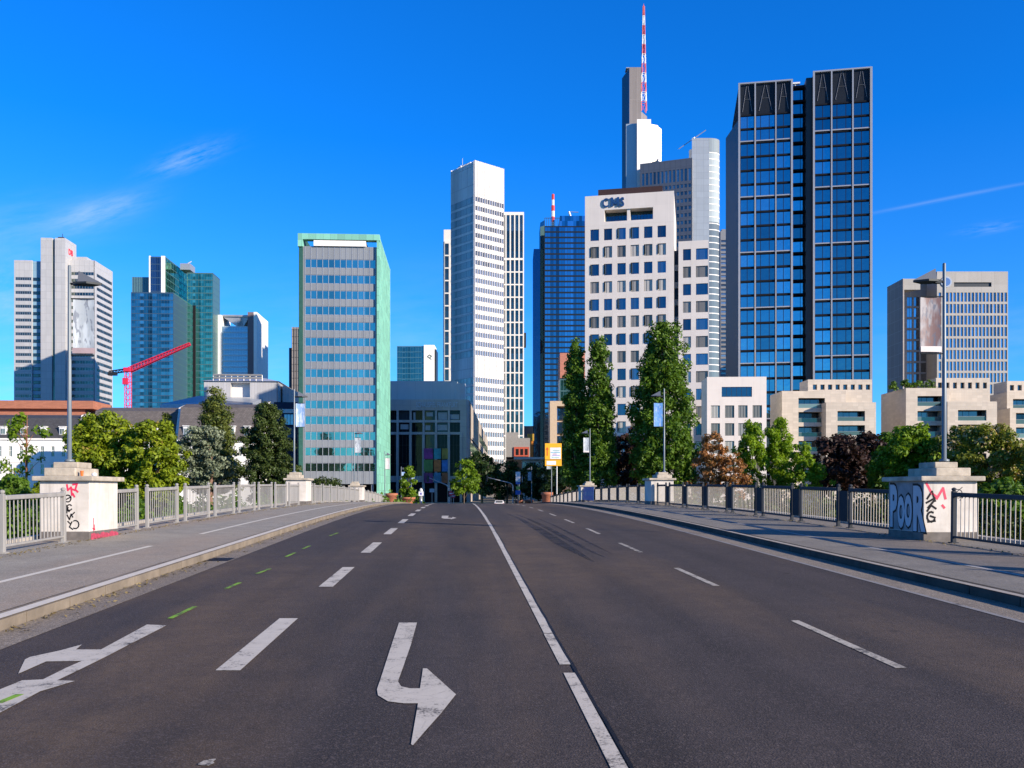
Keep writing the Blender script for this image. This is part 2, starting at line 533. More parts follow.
# pavement lines
marking('pavement_line_or_lit_edge', lambda b: strip(b, UL - 0.20, UL - 0.03, YA, 118, KERB + 0.006), paint('kerb_paint', (0.70, 0.64, 0.55), 0.37, (0.3, 0.26, 0.2)))
M_paint_walk = paint('pavement_paint', (0.72, 0.67, 0.58), 0.38, (0.24, 0.22, 0.19))
for a, b_ in ((3, 20.3), (24.2, 110)):
    marking('pavement_line_or_lit_edge', lambda b: strip(b, -7.035, -6.905, a, b_, KERB + 0.005), M_paint_walk)
M_paint_pale = paint('pavement_paint_worn', (0.42, 0.41, 0.40), 0.47, (0.16, 0.15, 0.145))
marking('pavement_line_or_lit_edge', lambda b: strip(b, URK + 0.02, URK + 0.15, YA, 118, KERB + 0.006), paint('lit_kerb_edge', (0.42, 0.38, 0.33), 0.44, (0.2, 0.18, 0.16)))  # pale strip paints the sunlit top edge of the right kerb
marking('pavement_line_or_lit_edge', lambda b: strip(b, 9.0, 9.12, 8, 110, KERB + 0.005), M_paint_pale)
# gutter edge of the right lanes
marking('edge_line', lambda b: strip(b, 6.70, 6.79, YA, 118, 0.005), paint('edge_paint', (0.27, 0.26, 0.26), 0.44))


def un(px, py):
    Y = 1620.0 / (py - 472.0)
    return ((px - 460.0) / F * Y, Y)


def flat_poly(pts, dz, mb):
    """outline in (u, Y) filled and cut into rows so that it follows the road"""
    bm = bmesh.new()
    vv = [bm.verts.new((u, Y, 0)) for u, Y in pts]
    f = bm.faces.new(vv)
    bmesh.ops.triangulate(bm, faces=[f])
    bm.verts.index_update()
    mb.add([brp(v.co.x, v.co.y, dz) for v in bm.verts], [tuple(v.index for v in f.verts) for f in bm.faces])
    bm.free()


def arrow(pix):
    mb = MB(); flat_poly([un(*p) for p in pix], 0.006, mb)
    o = mb.build('lane_arrow', M_paint)
    for p in o.data.polygons:
        if p.normal.z < 0: p.flip()
    return struct(o)


arrow([(399, 623), (417, 623), (411, 645), (403, 668), (398, 682), (401, 687), (410, 689), (420, 689), (423, 669), (427, 669), (436, 677), (447, 687), (456, 695),
       (441, 714), (425, 732), (413, 746), (411, 745), (416, 716), (418, 704), (404, 704), (388, 702), (378, 696), (377, 690), (383, 672), (391, 647)])
arrow([(442, 514.5), (449, 514.5), (447.5, 516.5), (452, 517), (452.5, 515.9), (456.5, 517), (451, 518.6), (450.5, 517.9), (444, 517.8), (441.5, 517)])
arrow([(147, 625), (166.8, 625.7), (136, 641.5), (104.7, 657.8), (80, 670), (57, 681), (75, 681.5), (40, 692), (0, 713.5), (-30, 730), (-52, 735), (-30, 713), (0, 690), (22, 681), (43, 680), (67, 668),
       (82, 661.5), (46, 662), (18, 674.5), (25, 660), (30, 657.5), (60, 651), (82, 645), (76, 650), (101, 650)])
for (a, b_, w) in [((170, 619), (195, 607), 3), ((226, 589), (240, 583), 1.6), ((257, 574), (270, 569), 2), ((286, 557), (295, 553), 1.2), ((303, 549), (310, 546), 1.6), ((330, 536), (338, 533), 1.0), ((-2, 704), (20, 695), 3)]:
    u0, y0 = un(*a); u1, y1 = un(*b_)
    mb = MB(); d = 0.035
    vs = [brp(u0 - d, y0, 0.008), brp(u0 + d, y0, 0.008), brp(u1 + d, y1, 0.008), brp(u1 - d, y1, 0.008)]
    mb.add(vs, [(0, 1, 2, 3)]); struct(mb.build('survey_mark', M_green))


# gutter drain and a scrap of old paint
marking('drain_cover', lambda b: [strip(b, -5.1 + 0.06 * k, -5.06 + 0.06 * k, 18.2, 18.75, 0.012) for k in range(7)] and strip(b, -5.14, -4.68, 18.15, 18.8, 0.008), plain('cast_iron', (0.03, 0.026, 0.024), 0.6, 0.5))
for (px_, py_, w_) in ((205, 764, 0.05), (212, 761, 0.03)):
    mb = MB(); u_, y_ = un(px_, py_)
    mb.add([brp(u_ + w_ * math.cos(t) * random.uniform(.6, 1.2), y_ + w_ * math.sin(t) * random.uniform(.6, 1.6), 0.006) for t in [k * 0.785 for k in range(8)]], [tuple(range(8))]); struct(mb.build('paint_spot', M_paint_worn))


# tyre marks: dark, broken rubber streaks
def skidmat():
    m, nt = nodes_of('tyre_rubber')
    g = N(nt, 'ShaderNodeNewGeometry').outputs['Position']
    a = noise(nt, 2.5, g, 6, 0.7)
    p = N(nt, 'ShaderNodeBsdfPrincipled'); p.inputs['Base Color'].default_value = (0.012, 0.011, 0.012, 1); p.inputs['Roughness'].default_value = 0.6
    t = N(nt, 'ShaderNodeBsdfTransparent'); ms = N(nt, 'ShaderNodeMixShader')
    L(nt, ramp(nt, a, [(0.33, 0.05), (0.62, 0.62)]), ms.inputs[0]); L(nt, t.outputs[0], ms.inputs[1]); L(nt, p.outputs[0], ms.inputs[2])
    o = N(nt, 'ShaderNodeOutputMaterial'); L(nt, ms.outputs[0], o.inputs[0])
    return m


M_skid = skidmat()


def skid(pix, w):
    mb = MB(); pts = [un(*p) for p in pix]
    ya, yb = min(p[1] for p in pts), max(p[1] for p in pts)
    wd = lambda y: min(1.0, 0.15 + (y - ya) / 5.0, 0.1 + (yb - y) / 12.0)
    for i in range(len(pts) - 1):
        (u0, y0), (u1, y1) = pts[i], pts[i + 1]
        if y0 > y1: u0, y0, u1, y1 = u1, y1, u0, y0
        strip(mb, u0 - w * wd(y0), u0 + w * wd(y0), y0, y1, 0.005, 1.0, 0, 0, u1 - w * wd(y1), u1 + w * wd(y1))
    struct(mb.build('tyre_mark', M_skid))


skid([(594, 562), (578, 553), (560, 543), (540, 530), (520, 518), (507, 512)], 0.16)
skid([(604, 557), (588, 550), (566, 538), (546, 527), (528, 518), (514, 512)], 0.10)
skid([(612, 554), (596, 546), (572, 534), (552, 524), (534, 516)], 0.06)

# ------------------------------------------------------------------ railings
M_railbar = plain('lit_rail_bar_paint', (0.50, 0.44, 0.36), 0.6, 0, var=0.15, scale=5)  # tan of the sunlit bars put into the colour


def rail_proto(length, label, group, dark):
    t = thing('railing_section', label, 'railing', (0, 0, 0), 0, group)
    pm = M_railpaint if not dark else plain('shaded_rail_paint', (0.045, 0.05, 0.058), 0.8, 0.0, var=0.15, scale=4, streak=True)  # dark version: shade on posts and rails put into the paint colour
    for x in (0.05, length - 0.05):
        b = MB(); b.bevbox(x - 0.05, x + 0.05, -0.05, 0.05, 0.0, 1.22, 0.012)
        b.lathe([(0.035, 0.0), (0.055, 0.03), (0.055, 0.06), (0.02, 0.085)], 10, (x, 0, 1.22))
        b.box(x - 0.09, x + 0.09, -0.09, 0.09, 0.0, 0.02)
        b.build('post', pm, t)
    b = MB(); b.bevbox(0.102, length - 0.102, -0.065, 0.065, 1.09, 1.19, 0.02); b.build('top_rail', pm, t)
    b = MB(); b.bevbox(0.102, length - 0.102, -0.03, 0.03, 0.12, 0.17, 0.01); b.build('bottom_rail', pm, t)
    b = MB(); n = int((length - 0.2) / 0.17)
    for i in range(n):
        x = 0.1 + (i + 0.5) * (length - 0.2) / n
        b.tube((x, 0, 0.172), (x, 0, 1.088), 0.0125, n=6)
    b.build('grille', M_railbar if dark else M_railpaint, t)
    if dark:
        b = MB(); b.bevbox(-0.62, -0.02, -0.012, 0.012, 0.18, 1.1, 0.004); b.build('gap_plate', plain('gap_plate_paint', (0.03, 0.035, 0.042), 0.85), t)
    return t


LLAB = 'pale grey bar railing section on the sunlit side of the bridge opposite the dark rails'
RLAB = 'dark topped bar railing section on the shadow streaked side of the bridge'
rl = rail_proto(2.95, LLAB, 'pale railing sections along one bridge side', False)
rr = rail_proto(3.1, RLAB, 'dark railing sections along the other bridge side', True)
rls = rail_proto(2.25, 'short pale grey railing section closing against a white lamp pedestal', 'short pale railing sections', False)
rrs = rail_proto(2.25, 'short dark railing section closing against a lamp pedestal', 'short dark railing sections', True)
first = {'l': True, 'r': True, 'ls': True, 'rs': True}


def put_rail(side, u, Y):
    a = math.pi / 2 + RA
    p = brp(u, Y, KERB); q = brp(u, Y + 2.95, KERB)
    pitch = math.atan2(q[2] - p[2], 2.95)
    src = {'l': rl, 'r': rr, 'ls': rls, 'rs': rrs}[side]
    if first[side]: o = src; first[side] = False
    else: o = copy_thing(src, p, a)
    o.location = p
    o.rotation_euler = (0, -pitch, a)


UR = 11.62
YL = [10.9, 14.65, 18.45] + [27.0 + 3.75 * i for i in range(7)] + [58.1 + 3.75 * i for i in range(7)] + [88.9 + 3.75 * i for i in range(7)]
for Y in (23.98, 55.15, 85.95): put_rail('ls', -9.4, Y)
for Y in YL: put_rail('l', -9.4, Y)
YR = [6.6, 10.45, 14.3, 18.15] + [23.75 + 3.85 * i for i in range(7)] + [55.0 + 3.85 * i for i in range(7)] + [86.0 + 3.75 * i for i in range(8)]
for Y in (50.7, 81.55): put_rail('rs', UR, Y)
for Y in YR: put_rail('r', UR, Y)

# blue banner board hung on the rails
mb = MB(); p = brp(UR - 0.12, 77.5, KERB)
Mx = T(*p) @ RZ(math.pi / 2 + RA)
bn = thing('banner_board', 'blue banner board tied to the bar railing beyond the second pedestal', 'banner', p, math.pi / 2 + RA)
b = MB(); b.bevbox(0, 6.2, 0.0, 0.03, 0.1, 1.3, 0.008); b.build('board', plain('banner_blue', (0.015, 0.10, 0.38), 0.5, var=0.1), bn)
b = MB()
for x, w in ((0.8, 0.5), (1.6, 0.3), (2.3, 0.7), (3.5, 0.4), (4.2, 0.9)):
    b.box(x, x + w, 0.031, 0.034, 0.55, 0.9)
b.build('print', plain('banner_print', (0.22, 0.30, 0.42), 0.6), bn)

# ------------------------------------------------------------------ pedestals and lamps
M_ped, nt = nodes_of('pedestal_limewash')
tc_ = N(nt, 'ShaderNodeTexCoord').outputs['Object']
c = mixc(nt, ramp(nt, noise(nt, 1.4, tc_, 6, 0.65), [(0.35, 0.0), (0.7, 1.0)]), (0.50, 0.46, 0.41), (0.66, 0.62, 0.57))
c = mixc(nt, ramp(nt, noise(nt, 2.2, objco(nt, (3, 3, 0.12)), 5, 0.7), [(0.52, 0.0), (0.75, 0.6)]), c, (0.26, 0.23, 0.20))
c = mixc(nt, ramp(nt, noise(nt, 9, tc_, 6, 0.8), [(0.66, 0.0), (0.70, 0.7)]), c, (0.33, 0.30, 0.27))
finish(nt, c, 0.85, 0, noise(nt, 12, tc_, 5), 0.25, 0.01, spec=0.25)
M_pedcap = plain('pedestal_stone', (0.40, 0.35, 0.28), 0.85, var=0.35, scale=3.0, bump=0.3)
M_plinth = plain('pedestal_plinth', (0.13, 0.115, 0.105), 0.85, var=0.35, scale=4)


def pedestal(label, u0, u1, Y, depth=2.5, hgt=1.45):
    """u0..u1 across, from Y on along the bridge"""
    p = brp(u0, Y, KERB)
    t = thing('pedestal', label, 'pedestal', p, RA, 'lamp pedestals on the bridge')
    w = u1 - u0
    b = MB(); b.bevbox(0, w, 0, depth, -0.2, 0.2, 0.015); b.build('plinth', M_plinth, t)
    b = MB(); b.bevbox(0.012, w - 0.012, 0.012, depth - 0.012, 0.2, hgt, 0.015); b.build('body', M_ped, t)
    b = MB(); b.bevbox(-0.12, w + 0.12, -0.13, depth + 0.13, hgt, hgt + 0.12, 0.025); b.build('cap', M_pedcap, t)
    a, c = (0.03, w - 0.43) if u0 < 0 else (0.43, w - 0.06)
    b = MB(); b.bevbox(a, c, 0.2, depth - 0.2, hgt + 0.12, hgt + 0.33, 0.02); b.build('step', M_pedcap, t)
    a, c = (0.12, w - 0.49) if u0 < 0 else (0.56, w - 0.22)
    b = MB(); b.bevbox(a, c, 0.5, depth - 0.5, hgt + 0.33, hgt + 0.48, 0.02); b.build('step', M_pedcap, t)
    return t


M_bann = {}


def banner_mat(name, c1, c2, c3):
    m, nt = nodes_of(name)
    tc = N(nt, 'ShaderNodeTexCoord').outputs['Object']
    mp = N(nt, 'ShaderNodeMapping'); mp.inputs['Scale'].default_value = (4.0, 1, 1.3); L(nt, tc, mp.inputs['Vector'])
    n = noise(nt, 1.1, mp.outputs[0], 3, 0.5); n2 = noise(nt, 2.6, mp.outputs[0], 4, 0.5)
    col = mixc(nt, ramp(nt, n, [(0.40, 0.0), (0.52, 1.0)]), c1, c2)
    col = mixc(nt, ramp(nt, n2, [(0.54, 0.0), (0.60, 0.8)]), col, c3)
    finish(nt, col, 0.6)
    return m


M_bgrey = banner_mat('banner_grey_print', (0.50, 0.55, 0.58), (0.36, 0.40, 0.43), (0.16, 0.18, 0.22))
M_bpink = banner_mat('banner_rose_print', (0.26, 0.25, 0.27), (0.15, 0.085, 0.085), (0.08, 0.10, 0.15))
M_bblue = banner_mat('banner_blue_print', (0.50, 0.60, 0.75), (0.22, 0.36, 0.62), (0.60, 0.66, 0.72))
M_bwhite = plain('banner_hem', (0.62, 0.58, 0.56), 0.6)
M_bred = plain('banner_red_hem', (0.36, 0.27, 0.28), 0.6)
M_lamphead = plain('lamp_head_metal', (0.17, 0.18, 0.19), 0.4, 0.5, var=0.1)


def lamp(label, base, side, bmat, hem=None, hgt=5.0, rise=0.0, zoff=0.0):
    t = thing('street_lamp', label, 'street lamp', base, RA, 'banner street lamps along the bridge and street')
    s = side
    b = MB(); b.lathe([(0.12, 0), (0.12, 0.05), (0.055, 0.08), (0.052, 2.6 + rise), (0.045, 2.65 + rise), (0.04, hgt + rise), (0.03, hgt + rise + 0.02)], 12)
    b.build('pole', M_pole, t, True)
    z = hgt + rise - 0.45
    b = MB(); b.tube((0, 0, z), (s * 0.28, 0, z), 0.035); b.box(*(sorted((s * 0.10, s * 0.26))), -0.06, 0.06, z - 0.045, z + 0.045); b.build('arm', M_dark, t)
    b = MB()
    pts = [(s * 0.24, -0.17), (s * 0.50, -0.20), (s * 0.80, -0.02), (s * 0.80, 0.02), (s * 0.50, 0.20), (s * 0.24, 0.17)]
    if s < 0: pts = pts[::-1]
    b.prism(pts, z - 0.025, z + 0.025, tops=None); b.build('lamp_head', M_dark, t)
    b = MB()   # sail shaped reflector above the head
    vs = [(s * 0.23, -0.08, z + 0.035), (s * 0.23, 0.08, z + 0.035), (s * 0.80, 0.0, z + 0.033), (s * 0.23, -0.01, z + 0.33), (s * 0.23, 0.01, z + 0.33)]
    fs = [(0, 2, 3), (1, 4, 2), (3, 2, 4), (0, 3, 4, 1), (0, 1, 2)]
    b.add(vs, fs); b.build('reflector', M_lamphead, t)
    zb1 = z - 0.40; zb0 = zb1 - 1.40
    for zz in (zb1 + 0.02, zb0 - 0.02):
        b = MB(); b.tube((0, 0, zz), (s * 0.62, 0, zz), 0.016, n=6); b.build('banner_bracket', M_dark, t)
    b = MB(); nn = 8
    for i in range(nn):          # slightly billowing cloth
        for_x0 = s * (0.09 + 0.53 * i / nn); for_x1 = s * (0.09 + 0.53 * (i + 1) / nn)
        f0 = 0.03 * math.sin(i / nn * 3.1); f1 = 0.03 * math.sin((i + 1) / nn * 3.1)
        vs = [(for_x0, f0 - .004, zb0), (for_x1, f1 - .004, zb0), (for_x1, f1 - .004, zb1), (for_x0, f0 - .004, zb1),
              (for_x0, f0 + .004, zb0), (for_x1, f1 + .004, zb0), (for_x1, f1 + .004, zb1), (for_x0, f0 + .004, zb1)]
        b.add(vs, [(0, 1, 2, 3), (7, 6, 5, 4), (0, 4, 5, 1), (3, 2, 6, 7)])
    bo = b.build('banner', bmat, t)
    if hem:
        b = MB(); b.box(*(sorted((s * 0.085, s * 0.625))), -0.035, -0.03, zb0 + 0.02, zb0 + 0.16); b.box(*(sorted((s * 0.085, s * 0.625))), 0.036, 0.04, zb0 + 0.02, zb0 + 0.16)
        b.build('banner_hem', hem, t)
    return t


PLAB = ['white lamp pedestal with black scrawl and red marks above a red smeared plinth',
        'white lamp pedestal halfway along the pale railing, reddish foot',
        'small far white lamp pedestal at the end of the pale railing']
PRAB = ['lamp pedestal with grey POOR bubble lettering on its shaded side',
        'lamp pedestal with a bluish shaded side between dark railings, before the blue banner board',
        'far cream lamp pedestal beyond the blue banner board']
LLB = ['tall street lamp with pale grey banner on the pedestal with black scrawl',
       'street lamp with pale blue banner beside the copper green tower front',
       'small far lamp with white banner in front of the green tower windows']
LRB = ['tall street lamp with rose coloured banner on the POOR pedestal',
       'street lamp with blue banner in front of the tallest poplar',
       'street lamp with grey banner in front of the twin poplars']
BL = [(M_bgrey, M_bred), (M_bblue, None), (M_bgrey, None)]
M_bblue2 = banner_mat('banner_deep_blue_print', (0.07, 0.20, 0.50), (0.10, 0.28, 0.62), (0.34, 0.44, 0.58))
BR_ = [(M_bpink, M_bwhite), (M_bblue2, None), (M_bgrey, M_bwhite)]
PED = []
for i, Y in enumerate((22.0, 53.2, 84.0)):
    t = pedestal(PLAB[i], -10.32, -9.1, Y + 0.05, 1.85); PED.append(t)
    q = brp(-9.98, Y + 1.0, KERB + 1.45 + 0.48)
    lamp(LLB[i], q, 1, *BL[i])
    t = pedestal(PRAB[i], 11.25, 12.62, Y - 0.15, 1.8); PED.append(t)
    q = brp(12.24, Y + 0.75, KERB + 1.45 + 0.48)
    lamp(LRB[i], q, -1, *BR_[i])
LLC = ['far street lamp with cream banner at the green tower corner', 'far street lamp with white banner left of the planter tree', 'far street lamp with white banner behind the planter tree']
LRC = ['far street lamp beside the yellow detour sign', 'far street lamp with grey banner near the tall blue sign', 'far thin street lamp behind the dark street trees']
for i, Y in enumerate((115, 147, 178)):
    z = zr(Y) + KERB if Y < 155 else GZ
    lamp(LLC[i], (-9.6 - .0578 * Y, Y, z), 1, (M_bwhite, M_bblue, M_bblue)[i], None, 5.0, 1.95)
    lamp(LRC[i], (11.7 - .0578 * Y, Y, z), -1, M_bgrey, None, 5.0, 1.95)


# graffiti ------------------------------------------------------------
def scrawl(parent, name, strokes, w, mat, M):
    """brush strokes on a face: M maps (x, y up, z out)"""
    b = MB()
    for st in strokes:
        for i in range(len(st) - 1):
            a = Vector((*st[i], 0)); c = Vector((*st[i + 1], 0)); d = (c - a)
            if d.length < 1e-5: continue
            d.normalize(); n = Vector((-d.y, d.x, 0)) * w; e = d * w * 0.6
            z = 0.004 + 0.0004 * (i % 3)
            vs = [a - n - e, c - n + e, c + n + e, a + n - e]
            b.add([(v.x, v.y, z) for v in vs], [(0, 1, 2, 3)], M)
    return b.build(name, mat, parent)


def arc(cx, cy, rx, ry, a0, a1, n=10):
    return [(cx + rx * math.cos(math.radians(a0 + (a1 - a0) * i / n)), cy + ry * math.sin(math.radians(a0 + (a1 - a0) * i / n))) for i in range(n + 1)]


M_gblack = plain('graffiti_black', (0.012, 0.012, 0.014), 0.5)
M_gred = plain('graffiti_red', (0.62, 0.03, 0.08), 0.5)
M_ggrey = plain('graffiti_silver', (0.42, 0.45, 0.50), 0.5)
P0 = PED[0]; W0 = 1.22
fr = T(0.07, 0.012, 0) @ FRONT
sc_ = [arc(0.62, 1.02, 0.075, 0.085, 0, 400, 14), [(0.55, 0.98), (0.70, 1.06)], arc(0.66, 0.80, 0.06, 0.07, 40, 330), [(0.58, 0.86), (0.60, 0.66)], [(0.56, 0.74), (0.66, 0.70)], [(0.57, 0.66), (0.63, 0.80)],
       [(0.60, 0.62), (0.66, 0.50), (0.70, 0.64), (0.74, 0.56)], [(0.62, 0.46), (0.68, 0.40)], arc(0.80, 0.38, 0.085, 0.10, 120, -120), [(0.72, 0.45), (0.66, 0.32), (0.74, 0.26)], [(0.70, 0.60), (0.78, 0.68)]]
scrawl(P0, 'graffiti_scrawl', sc_, 0.015, M_gblack, fr)
scrawl(P0, 'graffiti_sign', [[(0.60, 1.36), (0.62, 1.22), (0.70, 1.30), (0.72, 1.10)], [(0.74, 1.36), (0.84, 1.38), (0.80, 1.24), (0.86, 1.18)], [(0.70, 1.26), (0.80, 1.22)], [(0.74, 1.14), (0.78, 1.06)]], 0.022, M_gred, fr)
rs = T(W0 - 0.012, 0, 0) @ RZ(math.pi / 2) @ FRONT
scrawl(P0, 'graffiti_splash', [[(0.25, 0.22), (0.25, 0.52)], [(0.2, 0.28), (0.33, 0.24), (0.3, 0.36)]], 0.02, M_gred, rs)
rs2 = T(W0, 0, 0) @ RZ(math.pi / 2) @ FRONT
b = MB()
for i in range(9):
    x = 0.05 + i * 0.195; b.add([(x, -0.02 + .03 * (i % 2), .004), (x + 0.2, 0.0, .004), (x + 0.24, 0.17 - .04 * (i % 3), .004), (x + 0.02, 0.15, .004)], [(0, 1, 2, 3)], rs2)
b.build('graffiti_smear', plain('graffiti_pink', (0.40, 0.05, 0.09), 0.7, var=0.4, scale=9), P0)
P1 = PED[1]
ls = T(0.012, 1.8, 0) @ RZ(-math.pi / 2) @ FRONT    # inner face of the POOR pedestal, x runs towards the viewer's right
b = MB(); b.box(0.04, 1.76, 0.22, 1.43, 0.001, 0.003, ls @ Matrix(((1, 0, 0, 0), (0, 1, 0, 0), (0, 0, 1, 0), (0, 0, 0, 1))))
b.build('graffiti_ground', plain('graffiti_dull', (0.25, 0.24, 0.25), 0.7, var=0.3), P1)
x = 0.10
for ch, sz, y0, wd, stretch in (('P', 1.42, 0.34, 0.42, 0.50), ('O', 0.98, 0.34, 0.36, 0.42), ('O', 0.98, 0.38, 0.40, 0.44), ('R', 1.46, 0.28, 0.6, 0.62)):
    for kk, (off, mat, zz) in enumerate(((0.12, M_gblack, 0.008), (0.065, M_ggrey, 0.014))):
        text(ch, sz, 0.004, mat, P1, ls @ T(x, y0, zz), 'graffiti_letter', off, 'LEFT', stretch)
    x += wd
fr1 = T(0, 0.012, 0) @ FRONT
scrawl(P1, 'graffiti_sign', [[(0.08, 1.40), (0.22, 1.15), (0.36, 1.05)], [(0.34, 1.02), (0.50, 1.28), (0.56, 1.02)], [(0.48, 0.86), (0.53, 0.80)]], 0.03, M_gred, fr1)
scrawl(P1, 'graffiti_scrawl', [[(0.10, 1.02), (0.22, 1.20), (0.30, 0.96)], [(0.08, 0.92), (0.30, 1.04)], [(0.12, 0.80), (0.28, 0.98)], [(0.10, 0.72), (0.2, 0.86), (0.32, 0.78)], arc(0.2, 0.58, 0.1, 0.12, 60, 330), [(0.18, 0.6), (0.3, 0.56)], [(0.12, 0.46), (0.3, 0.48)]], 0.025, M_gblack, fr1)
scrawl(P1, 'graffiti_scribble', [arc(0.86, 1.16, 0.12, 0.09, 0, 330), [(0.74, 1.10), (0.98, 1.30)], [(0.80, 1.02), (1.0, 1.06), (0.92, 0.98)]], 0.008, M_gblack, fr1)
# litter left on the first pedestal's cap
cp = Vector(brp(-9.35, 22.4, KERB + 1.57))
b = MB(); b.lathe([(0.03, 0), (0.042, 0.12), (0.045, 0.122), (0.045, 0.13)], 14)
o = b.build('paper_cup', plain('cup_orange', (0.75, 0.14, 0.02), 0.5)); o.location = cp + Vector((-0.06, 0, 0)); tag(o, 'orange paper cup standing on the scrawled pedestal cap', 'cup')
b = MB(); b.lathe([(0.03, 0), (0.045, 0.02), (0.05, 0.05), (0.03, 0.075), (0.012, 0.09)], 12)
o = b.build('drinks_bag', plain('bag_white', (0.75, 0.75, 0.76), 0.6)); o.location = cp + Vector((0.20, 0.1, 0)); o.scale = (1.4, 1, 1); tag(o, 'crumpled white bag lying beside the orange cup', 'litter')

# ------------------------------------------------------------------ buildings
FULL = 95


class Bld:
    def __init__(s, name, label, cat, px, Y, ang=0.0, group=None, zg=GZ):
        s.X0 = wx(px, Y); s.Y0 = Y; s.a = ang; s.zg = zg
        s.e = thing(name, label, cat, (s.X0, Y, zg), ang, group)
        s.c, s.s = math.cos(ang), math.sin(ang)
        s.nwin = {}; s.rest = {}

    def fx(s, px, y=0.0):
        """local x on the plane at local depth y that shows in this column"""
        k = (px - 512.0) / F
        X0 = s.X0 - s.s * y; Y0 = s.Y0 + s.c * y
        return (k * Y0 - X0) / (s.c - k * s.s)

    def fz(s, py, x=0.0, y=0.0):
        Y = s.Y0 + s.s * x + s.c * y
        return CAMZ + (HOR - py) / F * Y - s.zg

    def depth_at(s, px, x=0.0):
        """local depth on the side plane through x that shows in this column"""
        k = (px - 512.0) / F
        X0 = s.X0 + s.c * x; Y0 = s.Y0 + s.s * x
        return (k * Y0 - X0) / (-s.s - k * s.c)

    def part(s, mb, name, mat, label=None, smooth=False): return mb.build(name, mat, s.e, smooth, label)

    def side(s, w): return T(w, 0, 0) @ RZ(math.pi / 2)
    def left(s, d): return T(0, d, 0) @ RZ(-math.pi / 2)

    def win(s, me, M, name='window', cap=FULL):
        """one window: its own part until the hundredth, then gathered"""
        n = s.nwin.get(name, 0); s.nwin[name] = n + 1
        if n < cap:
            o = link(name, me, s.e); o.matrix_local = M
            return o
        s.rest.setdefault(name, []).append((me, M))

    def done(s):
        for name, items in s.rest.items():
            b = MB(); mats = []
            for me, M in items:
                idx = []
                for m in me.materials:
                    if m not in mats: mats.append(m)
                    idx.append(mats.index(m))
                o = len(b.v)
                b.v.extend([tuple(M @ v.co) for v in me.vertices])
                for p in me.polygons:
                    b.f.append(tuple(o + i for i in p.vertices)); b.mi.append(idx[p.material_index])
            ob = b.build(name, mats, s.e); ob['kind'] = 'stuff'


def merge(iv):
    return sorted(iv)


def grid(mb, W, z0, z1, cols, rows, t=0.3, M=ID4, core=None, x0=0.0):
    """a wall of piers and spandrels round real openings (cols x rows); core = depth of the solid behind"""
    xs = [x0]
    for a, b in sorted(cols): xs += [a, b]
    xs.append(W)
    for i in range(0, len(xs), 2):
        if xs[i + 1] - xs[i] > 0.01: mb.box(xs[i], xs[i + 1], 0, t, z0, z1, M)
    zs = [z0]
    for a, b in sorted(rows): zs += [a, b]
    zs.append(z1)
    for j in range(0, len(zs), 2):
        if zs[j + 1] - zs[j] < 0.01: continue
        for a, b in cols: mb.box(a, b, 0.004, t, zs[j], zs[j + 1], M)
    if core: mb.box(x0 + 0.02, W - 0.02, t, core, z0, z1 - 0.02, M)


def wmesh(w, h, gm, fm, mull=(), fw=0.06, trans=(), d=0.08):
    b = MB()
    b.box(0.0, w, 0.03, 0.05, 0, h, mi=0)
    b.box(0, fw, 0, d, 0, h, mi=1); b.box(w - fw, w, 0, d, 0, h, mi=1)
    b.box(fw, w - fw, 0, d, 0, fw, mi=1); b.box(fw, w - fw, 0, d, h - fw, h, mi=1)
    for x in mull: b.box(x * w - fw / 2, x * w + fw / 2, 0.002, d, fw, h - fw, mi=1)
    for z in trans: b.box(fw, w - fw, 0.004, d, z * h - fw / 2, z * h + fw / 2, mi=1)
    return b.mesh('window', [gm, fm])


def ribbon(B, M, x0, x1, z0, z1, gm, fm, n, fw=0.1, name='ribbon_window', rec=0.05):
    me = wmesh(x1 - x0, z1 - z0, gm, fm, [i / n for i in range(1, n)], fw)
    return B.win(me, M @ T(x0, rec, z0), name)


M_frame_dark = plain('frame_dark', (0.05, 0.055, 0.06), 0.4, 0.4)
M_frame_alu = plain('frame_aluminium', (0.40, 0.40, 0.40), 0.4, 0.5)
M_frame_white = plain('frame_white', (0.70, 0.70, 0.68), 0.5)

# ---- copper green tower
B = Bld('office_tower', 'slab office tower with copper green flank and grey ribbon front', 'tower', 299, 190, RA)
W = B.fx(377); D = 30.0
gl = glass('glass_teal', (0.27, 0.60, 0.74), dark=(0.03, 0.06, 0.06), cell=(1.27, 50), var=0.25, refl=0.75)
spm = panelled('grey_spandrel', (0.20, 0.22, 0.245), 1.29, 40, 0.02, 1.5, 0.6)
zt = B.fz(246); H = B.fz(234)
x0 = B.fx(303)
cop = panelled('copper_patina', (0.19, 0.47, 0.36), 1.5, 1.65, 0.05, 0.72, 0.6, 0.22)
rows = []
py = 258.7
while py < 474:
    rows.append((B.fz(py + 8.9), B.fz(py))); py += 15.7
mb = MB(); grid(mb, W, B.fz(484), zt, [(x0 + 0.4, W - 0.3)], rows, 0.5, ID4, None, x0)
mb.box(x0, W, 0.5, D, B.fz(484), zt)
B.part(mb, 'wall', spm)
for a, b_ in rows:
    ribbon(B, ID4, x0 + 0.4, W - 0.3, a, b_, gl, M_frame_alu, 12, 0.11, rec=0.08)
mb = MB()
for i in range(13):
    x = x0 + 0.4 + (W - 0.7 - x0) * i / 12
    mb.box(x - 0.05, x + 0.05, -0.045, -0.002, B.fz(484), zt)
B.part(mb, 'facade_grille', M_frame_alu)
mb = MB(); mb.box(W + 0.004, W + 0.5, -0.6, D, 0, H - 0.02); B.part(mb, 'flank_wall', cop)
mb = MB(); mb.box(0, x0 - 0.004, -0.3, D, 0, H - 0.02); B.part(mb, 'flank_wall', plain('copper_dark', (0.03, 0.10, 0.085), 0.6))
